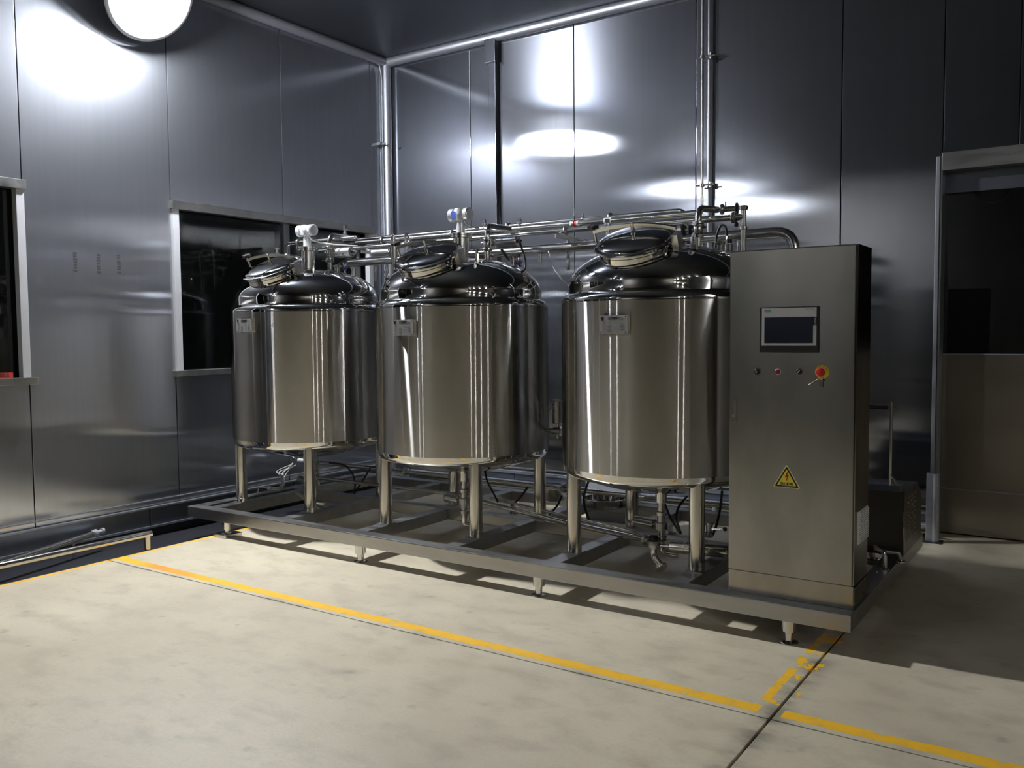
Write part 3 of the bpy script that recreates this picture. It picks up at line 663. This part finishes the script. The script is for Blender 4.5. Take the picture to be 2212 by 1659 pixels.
# second actuated valve in the gap between the left and middle tanks
q = Vector((-4.9177, 5.3000, 2.1507))
t = thing('actuated_valve', q, 'valve with horizontal cylinder between the left and middle domes', 'valve')
MB().lathe([(0, -.002), (.034, 0), (.038, .004), (.038, .17), (.034, .175), (0, .176)], q, (1, .1, 0), 32).build('actuator', 'cast', t)
MB().lathe([(.017, -.14), (.017, -.05), (.03, -.047), (.03, .047), (.017, .05), (.017, .12)], q + EX * .22, (0, 0, 1), 24).build('valve_body', 'pipe', t)
MB().tube([q + EX * .22 + EZ * .07, q + EX * .22 + EZ * .12, q + Vector((.10, .12, .13))], .014, .03, 12).build('bend', 'pipe', t)
MB().cyl(q + EX * .19, q + EX * .17, .02, 16).build('yoke_plate', 'cast', t)
def fitting(name, p, label, axis=(0, 0, 1), m='cast', stem=0):
    t = thing(name, p, label, 'fitting', 'small fittings on the pipe bundle')
    MB().lathe([(.010, -.05), (.010, -.02), (.018, -.018), (.018, .0), (.012, .004), (.012, .02), (.020, .022), (.020, .034), (0, .036)], p, axis, 18).build('fitting_body', m, t)
    if stem: MB().cyl(Vector(p) - EZ * .045, Vector(p) - EZ * stem, .009, 12).build('stem', 'cast', t)
    MB().rbox(Vector(p) + Vector(axis) * .05, (1, 0, 0), (0, 1, 0), (0, 0, 1), .014, .005, .012).build('lever', 'black', t)
fitting('pipe_fitting', (-5.3471, 5.4200, 2.3588), 'small fitting above the leftmost riser elbow')
fitting('pipe_fitting', (-3.7084, 5.6200, 2.3067), 'small fitting above the middle valve cylinder')
fitting('pipe_fitting', (-4.1317, 5.7500, 2.3430), 'small fitting on the thin pipe left of the middle riser')
fitting('pipe_fitting', (-5.7413, 5.0200, 2.1899), 'small capped fitting behind the leftmost manhole lid', stem=.30)
fitting('pipe_fitting', (-4.2007, 4.8800, 2.1669), 'small capped fitting behind the middle manhole lid', stem=.40)
fitting('pipe_fitting', (-2.6194, 4.9800, 2.1538), 'small capped fitting behind the rightmost manhole lid', stem=.36)
fitting('pipe_fitting', (-4.9567, 5.5000, 2.0062), 'small fitting hanging under the header pipe beside the corner post', (0, 0, -1))

# ------------------------------------------------------------------ pipework below the tanks
LY = 5.40; LZ = 1.5 - .2078 * LY
xa = (-6.0104, 5.4000, 0.3494)[0]
t = pipe('lower_return_pipe', [(xa - .03, LY, .52), (xa - .03, LY, LZ), (-1.3, LY, LZ)], .0175, 'long level pipe running underneath the three tanks', bend=.07,
         ferr=[((-4.7, LY, LZ), (1, 0, 0)), ((-3.2, LY, LZ), (1, 0, 0)), ((-2.45, LY, LZ), (1, 0, 0))])
lx_ = (-5.9442, 5.4000, 0.3544)[0]; MB().lathe([(.0182, -.06), (.0182, .06)], (lx_ + .05, LY, LZ), (1, 0, 0), 18).build('label_band', 'paper', t, label='pale label band')
L2Z = 1.5 - .2335 * 5.2
xv = (-4.0252, 5.2000, 0.2618)[0]
pipe('drain_pipe', [((-5.5856, 5.2000, 0.2719)[0], 5.2, L2Z), (xv, 5.2, L2Z)], .014, 'slim level pipe low under the left tank')
pipe('sloping_pipe', [(-3.6991, 5.0500, 0.2947), (-2.9254, 4.9200, 0.2523), (-2.2467, 4.8000, 0.2390)], .017, 'sloping pipe from the middle tank outlet down to the right valve', ferr=[((-2.2821, 4.8100, 0.2382), (1, -.15, -.1))])
pipe('sloping_pipe', [(-3.7745, 5.3000, 0.2669), (-3.0916, 5.2000, 0.2302), (-2.3467, 5.0000, 0.2093)], .011, 'thinner sloping pipe running just behind the other sloping one')
# outlet stacks under each dish
def outlet(i, label):
    x = TX[i]; t = thing('outlet_valve', (x, TY, .30), label, 'valve', 'outlet valves under the tanks')
    MB().lathe([(.022, .21), (.022, .235), (.036, .238), (.036, .262), (.024, .266), (.024, .30), (.038, .304), (.038, .345), (.024, .35), (.024, .385), (.036, .39), (.036, .412), (.022, .416), (.022, .475)], (x, TY, 0), (0, 0, 1), 28).build('valve_body', 'cast', t)
    MB().lathe([(.028, .05), (.032, .055), (.032, .20), (.028, .205)], (x, TY, .325), (-1, .25, 0), 28).build('actuator', 'cast', t)
    MB().cyl((x - .02, TY, .325), (x - .07, TY + .015, .325), .011, 12).build('yoke_stem', 'cast', t)
    MB().tube([(x, TY, .215), (x, TY, .16), (x + .10, TY + .03, .15)], .019, .05, 16).build('elbow', 'pipe', t)
outlet(0, 'outlet valve stack under the leftmost tank'); outlet(1, 'outlet valve stack under the middle tank'); outlet(2, 'outlet valve stack under the rightmost tank')
# valve with round actuator at the lower right
q = Vector((-2.2070, 4.7800, 0.2200)); e = Vector((-1.7389, 4.7800, 0.2432)); a = (e - q).normalized(); ln_ = (e - q).length
t = thing('actuated_valve', q, 'dark valve with horizontal cylinder low behind the front right tank leg', 'valve')
MB().lathe([(.02, -.02), (.042, -.018), (.045, 0), (.042, .03), (.02, .034)], q, (0, 0, 1), 28).build('valve_body', 'cast', t)
MB().lathe([(.010, .04), (.012, .11)], q, a, 14).build('yoke_stem', 'cast', t)
MB().lathe([(.028, .11), (.036, .115), (.036, ln_ - .01), (.03, ln_)], q, a, 32).build('actuator', 'pipe', t)
MB().lathe([(.037, .20), (.037, .205)], q, a, 32).build('actuator_ring', 'cast', t)
MB().lathe([(.032, .02), (.03, .05), (.02, .06), (.0, .061)], q, (0, 0, 1), 20).build('top_cap', 'black', t)
MB().tube([q - EZ * .01, q - EZ * .07, q + Vector((.06, -.03, -.11))], .022, .05, 16).build('outlet_elbow', 'pipe', t)
MB().lathe([(.022, 0), (.036, .004), (.036, .018), (.022, .022)], q + Vector((.06, -.03, -.11)), (.7, -.35, -.6), 24).build('clamp', 'cast', t)
# small hand valve further right
q = Vector((-1.9245, 4.9500, 0.3193)); t = thing('hand_valve', q, 'small hand valve with black ball knob left of the cabinet base', 'valve')
MB().lathe([(.016, -.05), (.024, -.047), (.024, -.02), (.018, -.016), (.018, .02), (.024, .024), (.024, .04), (.016, .044)], q, (0, 0, 1), 24).build('valve_body', 'cast', t)
k_ = Vector((-1.8270, 4.9500, 0.3309)); MB().cyl(q, k_, .006, 10).build('lever', 'cast', t)
MB().lathe([(.013 * math.sin(s_ * PI / 8), -.013 * math.cos(s_ * PI / 8)) for s_ in range(9)], k_, (1, 0, 0), 16).build('ball_knob', 'black', t)
# valve between the middle and right tanks at mid height
q = Vector((-3.0379, 5.0500, 0.9659)); z_t = (-3.0374, 5.0500, 1.0473)[2]; z_b = (-3.0385, 5.0500, 0.8876)[2]
t = thing('side_valve', (q.x, q.y, z_b), 'upright valve cylinder between the middle and right tanks', 'valve')
MB().lathe([(.03, z_b), (.035, z_b + .004), (.035, z_t - .006), (.030, z_t), (0, z_t + .001)], (q.x, q.y, 0), (0, 0, 1), 32).build('actuator', 'cast', t)
MB().cyl((q.x, q.y, z_b - .10), (q.x, q.y, z_b), .012, 14).build('yoke_stem', 'cast', t)
zz = (-3.0900, 5.0500, 0.8377)[2]
MB().lathe([(.03, -.13), (.03, -.115), (.016, -.11), (.016, -.03), (.028, -.026), (.030, .03), (.016, .034), (.016, .2)], (q.x, q.y, zz), (1, 0, 0), 24).build('valve_body', 'pipe', t)
MB().lathe([(.028, -.128), (.044, -.125), (.044, -.112), (.028, -.11)], (q.x, q.y, zz), (1, 0, 0), 24).build('clamp', 'rubber', t)
# black hoses under the tanks
hz_ = [([(-5.3593, 5.2000, 0.4246), (-5.1818, 5.2000, 0.4265), (-5.0941, 5.2000, 0.3603), (-5.0650, 5.2000, 0.2746), (-5.0889, 5.2000, 0.1570)], 'black hose hanging behind the gap under the left tank'),
       ([(-4.9909, 5.3000, 0.4013), (-5.0662, 5.3000, 0.2984), (-5.1641, 5.3000, 0.1844), (-5.2247, 5.3000, 0.1157)], 'black hose slanting down behind the front leg of the middle tank'),
       ([(-3.7190, 5.1500, 0.5047), (-3.6993, 5.1500, 0.4213), (-3.6425, 5.1500, 0.3416), (-3.6023, 5.1500, 0.2778)], 'black hose hanging right of the middle outlet valve'),
       ([(-3.4430, 5.3000, 0.3812), (-3.5166, 5.3000, 0.2855), (-3.5867, 5.3000, 0.2303)], 'black hose slanting left of the rear middle tank leg'),
       ([(-3.1540, 5.3000, 0.3481), (-3.1889, 5.3000, 0.2715), (-3.2628, 5.3000, 0.1968)], 'black hose curving down left of the right tank front leg'),
       ([(-2.8814, 5.2000, 0.4923), (-2.9251, 5.2000, 0.3862), (-2.8901, 5.1500, 0.3184), (-2.8270, 5.1000, 0.2490)], 'black hose right beside the front left leg of the right tank'),
       ([(-2.2784, 5.1000, 0.4116), (-2.2467, 5.1000, 0.3351), (-2.1533, 5.0000, 0.2912), (-2.0650, 4.8500, 0.2967)], 'black hose left of two crossing above the lower right valve'),
       ([(-2.1289, 5.1000, 0.4736), (-2.1905, 5.1000, 0.3972), (-2.1812, 5.0500, 0.3367), (-2.0650, 4.8500, 0.3023)], 'black hose right of two crossing above the lower right valve'),
       ([(-1.9013, 5.1000, 0.5300), (-1.9124, 5.1000, 0.4149), (-1.8975, 5.0000, 0.3355), (-1.9012, 4.9500, 0.2886)], 'black hose hanging immediately left of the cabinet')]
for p_, l_ in hz_: hose('air_hose', p_, .0075, 'rubber', l_)
# bundle of pale cables
cb = thing('cable_bundle', (-5.7772, 4.9500, 0.2204), 'bundle of pale cables hanging in loops under the leftmost tank', 'cable')
rr = random.Random(3)
hub = Vector((-5.6222, 4.7500, 0.2573)); top = Vector((-5.8558, 5.2500, 0.3641))
for k in range(8):
    j = lambda s_: Vector((rr.uniform(-s_, s_), rr.uniform(-s_, s_), rr.uniform(-s_, s_)))
    low = hub + (top - hub) * .45 + Vector((.06, -.02, -.10 + .018 * k))
    MB().tube([top + j(.02), top + Vector((-.02 - .012 * k, -.10, -.07)) + j(.02), low + j(.02), hub + Vector((.10, .06, -.005)) + j(.012), hub + j(.008)], .0042, .11, 8, 6).build('cable', 'cable', cb)
MB().tube([hub, hub + Vector((-.07, -.02, .01)), hub + Vector((-.07, -.04, -.06))], .005, .03, 8).build('cable', 'cable', cb)
for k in range(3):
    a0_ = hub + Vector((.22 + .03 * k, .1, -.03)); MB().tube([a0_, a0_ + Vector((.12, .05, -.10 - .01 * k)), a0_ + Vector((.33, .08, -.14)), a0_ + Vector((.36, .02, -.08))], .004, .09, 8).build('cable', 'cable', cb)
MB().lathe([(.015, -.012), (.017, 0), (.015, .012)], hub + Vector((.02, .01, 0)), (1, .5, 0), 14).build('cable_tie', 'white', cb)
# drum and box standing at the back of the skid
q = (-3.0692, 5.7800, 0.1605)
t = thing('steel_drum', (q[0], q[1], SZ1), 'low round steel drum on the skid behind the right tank legs', 'drum')
zt = (-3.0265, 5.7000, 0.2621)[2]
MB().lathe([(.0, SZ1), (.15, SZ1), (.158, SZ1 + .01), (.158, zt - .008), (.164, zt - .006), (.164, zt), (.155, zt), (.155, zt - .03), (0, zt - .03)], (q[0], q[1], 0), (0, 0, 1), 48).build('drum_body', 'mirror', t)
tag(MB().box(-3.42, -3.02, 6.12, 6.30, .0, .42).build('grey_cabinet_box', 'grey', bevel=.006), 'pale grey box on the floor behind the skid under the right tank', 'box')
# second small canister left of it
q = (-3.5529, 5.8000, 0.1747)
tag(MB().lathe([(0, SZ1), (.10, SZ1), (.105, SZ1 + .006), (.105, .30), (.09, .315), (0, .32)], (q[0], 5.8, 0), (0, 0, 1), 40).build('steel_canister', 'leg'), 'small steel canister behind the legs between the middle and right tanks', 'canister')

# ------------------------------------------------------------------ control cabinet
CX0, CX1, CY0, CY1, CZ0, CZ1 = -1.535, -.935, 4.205, 4.50, SZ1, 1.893
cb_ = thing('control_cabinet', ((CX0 + CX1) / 2, 4.3, CZ0), 'tall brushed steel control cabinet with touch screen and buttons', 'cabinet')
MB().box(CX0, CX1, CY0 + .018, CY1, CZ0 + .1, CZ1 - .004).build('body', 'cabinet', cb_, bevel=.004)
MB().box(CX0 - .001, CX1 + .001, CY0 + .016, CY1, CZ1 - .006, CZ1).build('top_cover', 'cabinet', cb_, bevel=.002)
MB().box(CX0, CX1, CY0 + .008, CY1, CZ0, CZ0 + .112).build('plinth', 'cabinet', cb_, bevel=.003)
dr = MB().box(CX0 + .002, CX1 - .006, CY0, CY0 + .018, .3105, CZ1 - .004).build('door', 'cabinet', cb_, bevel=.003)
hd = MB().box(-1.521, -1.494, CY0 - .004, CY0, 1.045, 1.163).build('lock_plate', 'leg', dr, bevel=.0015)
MB().lathe([(.0, 0), (.008, .0), (.008, .004), (0, .005)], (-1.508, CY0 - .004, 1.08), (0, -1, 0), 16).build('lock_core', 'greyprint', dr)
pl_ = MB().box(CX1, CX1 + .002, 4.23, 4.44, .212, .30).build('side_plate', 'cabinet', cb_)
for y_ in (4.245, 4.425):
    for z_ in (.222, .29): MB().cyl((CX1 + .002, y_, z_), (CX1 + .005, y_, z_), .004, 10).build('screw', 'pipe', pl_)
vf = MB().box(CX1, CX1 + .007, 4.272, 4.468, .492, .648).build('filter_grille', 'white', cb_, bevel=.002, label='white plastic filter grille')
for k in range(14): MB().box(CX1 + .007, CX1 + .0135, 4.285, 4.46, .500 + k * .0105, .505 + k * .0105).build('grille_slat', 'white', vf)
# touch panel
hm = MB().box(-1.381, -1.101, CY0 - .008, CY0, 1.396, 1.613).build('touch_panel', 'black', cb_, bevel=.002, label='black framed touch panel')
MB().box(-1.370, -1.112, CY0 - .0088, CY0 - .008, 1.428, 1.608).build('bezel', 'hmi_face', hm)
MB().box(-1.357, -1.127, CY0 - .0094, CY0 - .0088, 1.441, 1.564).box(-1.1272, -1.112, CY0 - .0094, CY0 - .0088, 1.523, 1.564).build('display', 'screen', hm)
MB().box(-1.357, -1.327, CY0 - .0094, CY0 - .0088, 1.589, 1.599).build('logo_block', 'teal', hm)
text_mesh('SIEMENS', .0075, (-1.342, CY0 - .0096, 1.594), EX, EZ, -EY, 'logo_print', 'hmi_face', hm, .0001)
text_mesh('SIMATIC HMI', .0078, (-1.144, CY0 - .009, 1.599), EX, EZ, -EY, 'name_print', 'greyprint', hm, .0001)
text_mesh('TOUCH', .0125, (-1.1195, CY0 - .0096, 1.543), -EZ, EX, -EY, 'touch_print', 'hmi_face', hm, .0001)
# operating elements
def knob(x, z, r, m, ring_m, label, extra=None):
    b = MB().lathe([(0, 0), (r + .003, 0), (r + .003, .003), (r + .001, .005)], (x, CY0, z), (0, -1, 0), 28).build('button_ring', ring_m, cb_)
    MB().lathe([(r, .002), (r, .012), (r - .002, .015), (0, .016)], (x, CY0, z), (0, -1, 0), 28).build('push_button', m, cb_, label=label)
knob(-1.394, 1.302, .012, 'black', 'black', 'black buzzer button')
for a in (0, PI / 2):
    MB().rbox((-1.394, CY0 - .0162, 1.302), (math.cos(a + .5), 0, math.sin(a + .5)), (0, 1, 0), (-math.sin(a + .5), 0, math.cos(a + .5)), .006, .0004, .0016).build('buzzer_slot', 'grey', cb_)
knob(-1.292, 1.303, .012, 'redlamp', 'casting', 'red indicator button')
knob(-1.191, 1.305, .0115, 'black', 'black', 'black selector switch')
MB().rbox((-1.189, CY0 - .018, 1.307), Vector((.6, 0, .8)), EY, Vector((-.8, 0, .6)), .0085, .003, .0012).build('switch_pointer', 'white', cb_)
ed = MB().lathe([(0, 0), (.032, 0), (.032, .0015), (0, .0016)], (-1.086, CY0, 1.305), (0, -1, 0), 48).build('emergency_plate', 'yellow', cb_, label='round yellow emergency stop plate')
for k, ch in enumerate('EMERGENCY'):
    a = PI * .5 + .95 - k * .30; r_ = .0255; c0_ = Vector((-1.086 + r_ * math.cos(a), CY0 - .0017, 1.305 + r_ * math.sin(a)))
    u_ = Vector((math.sin(a), 0, -math.cos(a))); v_ = Vector((math.cos(a), 0, math.sin(a)))
    text_mesh(ch, .0098, c0_, u_, v_, -EY, 'letter_print', 'print', ed, .0001)
for k, ch in enumerate('STOP'):
    a = -PI * .5 - .35 + k * .24; r_ = .0255; c0_ = Vector((-1.086 + r_ * math.cos(a), CY0 - .0017, 1.305 + r_ * math.sin(a)))
    u_ = Vector((-math.sin(a), 0, math.cos(a))); v_ = Vector((-math.cos(a), 0, -math.sin(a)))
    text_mesh(ch, .0098, c0_, u_, v_, -EY, 'letter_print', 'print', ed, .0001)
MB().lathe([(.012, 0), (.012, .016), (.0195, .020), (.0205, .030), (.017, .037), (0, .039)], (-1.086, CY0, 1.305), (0, -1, 0), 36).build('emergency_button', 'red', cb_, label='red mushroom emergency stop button')
# key hanging from the emergency stop on a wire
ky = thing('cabinet_key', (-1.085, CY0 - .02, 1.27), 'small steel key on a wire hanging below the red emergency button', 'key')
MB().tube([(-1.104, CY0 - .018, 1.287), (-1.103, CY0 - .02, 1.277), (-1.089, CY0 - .022, 1.271), (-1.073, CY0 - .02, 1.277), (-1.071, CY0 - .018, 1.287)], .0022, .008, 8).build('wire_loop', 'pipe', ky)
MB().tube([(-1.095, CY0 - .02, 1.275), (-1.12, CY0 - .008, 1.262), (-1.148, CY0 - .004, 1.243)], .0013, .01, 6).build('wire_tail', 'pipe', ky)
MB().lathe([(.003, 0), (.003, .030)], (-1.085, CY0 - .018, 1.268), (0, 0, -1), 10).box(-1.090, -1.080, CY0 - .0195, CY0 - .0165, 1.234, 1.241).build('key_shaft', 'pipe', ky)
MB().lathe([(.003, -.002), (.0075, -.002), (.0075, .002), (.003, .002)], (-1.085, CY0 - .018, 1.266), (0, 1, 0), 16).build('key_bow', 'pipe', ky)
# warning triangle
def tri(s_, y_, m, nm, par, cz=.782, rad=.006, t_=.0003):
    pts = []; 
    for k in range(3):
        a = PI / 2 + k * 2 * PI / 3; cx_, cz_ = s_ * math.cos(a), s_ * math.sin(a)
        for q_ in range(-3, 4): b_ = a + q_ * (PI / 3) / 3; pts.append((cx_ + rad * math.cos(b_), cz_ + rad * math.sin(b_)))
    return MB().prism(pts, (-1.246, y_, cz), EX, EZ, -EY, t_).build(nm, m, par)
sg = tri(.0655, CY0, 'paleyellow', 'warning_sign', cb_); sg['label'] = 'yellow electric shock warning triangle'
tri(.0605, CY0 - .0003, 'print', 'black_border', sg, rad=.0035); tri(.0485, CY0 - .0006, 'yellow', 'yellow_field', sg, rad=.0025)
bolt = [(.000, .035), (.009, .035), (.003, .022), (.010, .023), (.004, .010), (.006, .000), (-.003, -.006), (-.002, .001), (-.002, .006), (.003, .016), (-.008, .015)]
bolt = [(.002, .040), (.010, .040), (.004, .026), (.012, .026), (.005, .008), (.001, -.004), (-.001, .006), (.003, .018), (-.008, .016)]
MB().prism(list(reversed(bolt)), (-1.247, CY0 - .0009, .780), EX, EZ, -EY, .0003).build('bolt_print', 'redprint', sg)
text_mesh('\u5f53\u5fc3\u89e6\u7535', .0155, (-1.246, CY0 - .0010, .7635), EX, EZ, -EY, 'warning_print', 'print', sg, .0001, bold=.0005)
MB().box(-1.273, -1.219, CY0 - .0010, CY0 - .0009, .7515, .7535).build('small_print', 'greyprint', sg)

# ------------------------------------------------------------------ pump cover box behind the cabinet
PX0, PX1, PY0, PY1 = -1.58, -.925, 5.40, 5.98
t = thing('pump_cover', (-1.2, 5.7, SZ1), 'steel pump cover box with perforated side behind the cabinet', 'box')
z0p, z1p = SZ1 - .005, .565
prof = [(PY0, z0p), (PY1, z0p), (PY1, z1p - .10), (PY0 + .42, z1p), (PY0, z1p)]
MB().prism([(a_, b_) for a_, b_ in prof], (PX0, 0, 0), EY, EZ, EX, PX1 - PX0).build('cover_body', 'dark_wall', t, bevel=.003)
MB().box(PX0, PX1 - .02, PY0 - .01, PY0 + .10, z1p, z1p + .035).build('top_ledge', 'base', t, bevel=.004)
MB().box(PX1 - .004, PX1 + .003, PY0 - .003, PY0 + .006, z0p, z1p).build('front_edge', 'leg', t)
for r_ in range(10):
    for k in range(3):
        y_ = PY0 + .12 + k * .10 + .03 * (r_ % 2); z_ = .27 + r_ * .027
        MB().rbox((PX1 + .002, y_, z_), EY, EZ, EX, .012, .0035, .002).build('louvre', 'leg', t)
hx, hz2 = -1.005, 1.085
t = thing('handle_post', (hx, 5.40, .56), 'thin upright steel post with level bar behind the cabinet', 'handle')
MB().cyl((hx, 5.41, .585), (hx, 5.41, hz2), .0085, 14).build('post', 'leg', t)
MB().tube([(hx + .045, 5.41, .60), (hx + .02, 5.41, .635), (hx, 5.41, .66)], .009, .02, 10).build('post_foot', 'leg', t)
MB().cyl((hx - .42, 5.41, hz2 - .035), (hx - .02, 5.41, hz2 - .035), .0125, 16).build('level_bar', 'rubber', t)
MB().cyl((hx, 5.41, hz2 - .03), (hx + .035, 5.41, hz2 - .03), .006, 10).lathe([(0, 0), (.012, .003), (.012, .012), (0, .015)], (hx + .03, 5.41, hz2 - .03), (1, 0, 0), 14).build('end_knob', 'cast', t)
# capped sample fitting on the right skid corner
q = Vector((-0.9573, 5.0500, 0.2618))
t = thing('sample_fitting', q, 'shiny double capped fitting on the right edge of the skid', 'fitting')
MB().tube([q + Vector((-.06, .04, .03)), q + Vector((-.01, .0, .03)), q + Vector((0, 0, -.0)), q + Vector((0, 0, -.07))], .012, .03, 14).build('elbow', 'pipe', t)
MB().lathe([(.012, -.0), (.026, .004), (.028, .012), (.026, .02), (0, .024)], q + Vector((0, 0, -.06)), (0, 0, -1), 28).build('ferrule_cap', 'mirror', t)
MB().tube([q + Vector((-.0, 0, .03)), q + Vector((.06, .05, .02)), q + Vector((.07, .06, -.02))], .011, .03, 14).build('elbow', 'pipe', t)
MB().lathe([(.012, -.0), (.024, .004), (.026, .012), (.024, .02), (0, .024)], q + Vector((.07, .06, -.02)), (0, 0, -1), 28).build('ferrule_cap', 'mirror', t)
MB().cyl(q + Vector((-.05, .0, .035)), q + Vector((-.05, -.01, .06)), .01, 10).build('wing_nut', 'cast', t)
MB().tube([q + Vector((-.02, -.10, -.06)), q + Vector((-.02, -.11, -.11))], .006, .01, 8).build('drain_pin', 'cast', t)

# ------------------------------------------------------------------ guard rails and posts by the walls
gp = thing('guard_post', (-.962, 6.73, 0), 'steel guard post standing left of the door on a base plate', 'post')
MB().box(-1.010, -.965, 6.72, 6.765, 0, .487).build('post_tube', 'base_edge', gp, bevel=.006)
MB().lathe([(.024, 0), (.024, .485), (0, .488)], (-.945, 6.725, 0), (0, 0, 1), 20).build('round_post', 'alu', gp)
MB().box(-1.03, -.90, 6.68, 6.79, 0, .008).build('base_plate', 'trench', gp, bevel=.002)
gr = thing('guard_rail', (-1.9, 6.80, .08), 'low steel guard rail along the foot of the back wall', 'rail')
MB().cyl((-5.9, 6.80, .095), (-1.005, 6.80, .095), .024, 18).build('rail_tube', 'base_edge', gr)
for x in (-5.2, -3.9, -2.6): MB().cyl((x, 6.80, 0), (x, 6.80, .095), .018, 14).build('rail_leg', 'base_edge', gr)
gl = thing('guard_rail', (-5.54, 3.61, 0), 'low tubular guard rail along the foot of the left wall', 'rail')
MB().tube([(-5.545, -3.5, .108), (-5.545, 3.645, .108)], .0235, seg=20).build('rail_tube', 'leg', gl)
for y_ in (3.615, 1.6, -.6, -2.6):
    MB().cyl((-5.545, y_, -.066), (-5.545, y_, .10), .0225, 20).build('rail_leg', 'leg', gl)
# loose pipe with a valve end leaning by the wall
a0_, a1_ = Vector((-6.0200, 3.5094, 0.0783)), Vector((-5.8000, 2.7428, 0.0554))
dd = (a1_ - a0_); a2_ = a1_ + dd * .8
t = thing('wall_pipe', a0_, 'steel pipe with fitting on its end between left wall and guard rail', 'pipe')
MB().cyl(a0_, a2_, .021, 20).build('pipe_run', 'pipe', t)
MB().lathe([(.021, -.02), (.028, -.015), (.028, .01), (.014, .014), (.014, .06), (.022, .062), (.022, .08), (0, .082)], a0_, -dd, 20).build('end_fitting', 'casting', t)
MB().cyl(a0_ - dd.normalized() * .035, a0_ - dd.normalized() * .035 - EZ * .03, .008, 10).build('wing_nut', 'casting', t)
for q_ in (.25, 1.3):
    q2 = a0_ + dd * q_; MB().cyl((q2.x, q2.y, -.066), (q2.x, q2.y, q2.z), .009, 10).build('support_pin', 'cast', t)
# trunking, vertical pipe and cable on the walls
M['trunk'] = plain('trunking_steel', (.20, .205, .22), .4, 1.0)
tr_ = thing('cable_trunking', (-4.82, YB, 1.9), 'vertical steel cable trunking on the back wall left of centre', 'trunking')
MB().box(-4.855, -4.775, YB - .055, YB, 1.6, 4.03).build('channel', 'wall_b', tr_, bevel=.004)
MB().box(-4.885, -4.765, YB - .075, YB, 4.03, 4.262).build('top_box', 'wall_b', tr_, bevel=.004)
tr2 = thing('cable_trunking', (-2.67, YB, 1.9), 'vertical steel cable trunking behind the thin pipe on the back wall', 'trunking')
MB().box(-2.700, -2.655, YB - .03, YB, 1.6, 4.262).build('channel', 'trunk', tr2, bevel=.004)
MB().box(-2.80, -2.755, YB - .02, YB, 2.18, 2.30).build('cover_plate', 'alu', tr2)
vp_ = thing('ceiling_drop_pipe', (-2.715, 6.80, 1.7), 'slim polished pipe dropping from the ceiling on the back wall', 'pipe')
MB().cyl((-2.725, 6.82, 1.6), (-2.725, 6.82, 4.30), .011, 18).build('pipe_run', 'pipe', vp_)
for z_ in (2.68, 3.7):
    MB().lathe([(.0145, -.012), (.022, -.01), (.022, .01), (.0145, .012)], (-2.725, 6.82, z_), (0, 0, 1), 20).cyl((-2.77, 6.82, z_), (-2.62, 6.82, z_), .007, 10).cyl((-2.66, 6.84, z_ - .02), (-2.66, 6.84, z_ + .025), .016, 12).build('pipe_clamp', 'cast', vp_)
hose('wall_cable', [(XL + .03, 6.76, 4.24), (XL + .03, 6.80, 4.12), (XL + .03, 6.80, .3)], .006, 'grey', 'thin cable running down the left wall beside the corner post', 'cable')
tag(MB().box(XL, XL + .05, 6.74, 6.80, 3.42, 3.445).cyl((XL + .05, 6.77, 3.43), (XL + .09, 6.77, 3.43), .01, 10).build('cable_clip', 'greyprint'), 'tiny dark cable clip on the left wall near the corner', 'clip')
# marks on the left wall, sticker on the sill
for k, (y_, z_) in enumerate(((3.531, 2.045), (3.708, 2.045), (3.870, 2.05))):
    mb_ = MB(); rr = random.Random(20 + k)
    for q_ in range(7): mb_.box(XL, XL + .0008, y_ - .010 - rr.random() * .006, y_ + .010 + rr.random() * .006, z_ + .065 - q_ * .021, z_ + .065 - q_ * .021 - .012 - rr.random() * .006)
    tag(mb_.build('wall_mark', 'mark'), ('dark vertical mark on the left wall, nearest the left window', 'dark vertical mark on the left wall, the middle one of three', 'dark vertical mark on the left wall, nearest the tanks window')[k], 'mark', 'dark marks between the windows')
st = thing('red_notice', (XL + .02, 2.98, 1.22), 'small red paper notice with dark writing on the left window sill', 'notice')
MB().box(XL + .030, XL + .033, 2.86, 3.045, 1.224, 1.262).build('notice_sheet', 'redpaper', st)
text_mesh('\u4e25\u7981\u70df\u706b', .034, (XL + .0335, 2.955, 1.243), EY, EZ, EX, 'notice_print', 'print', st, .0002)
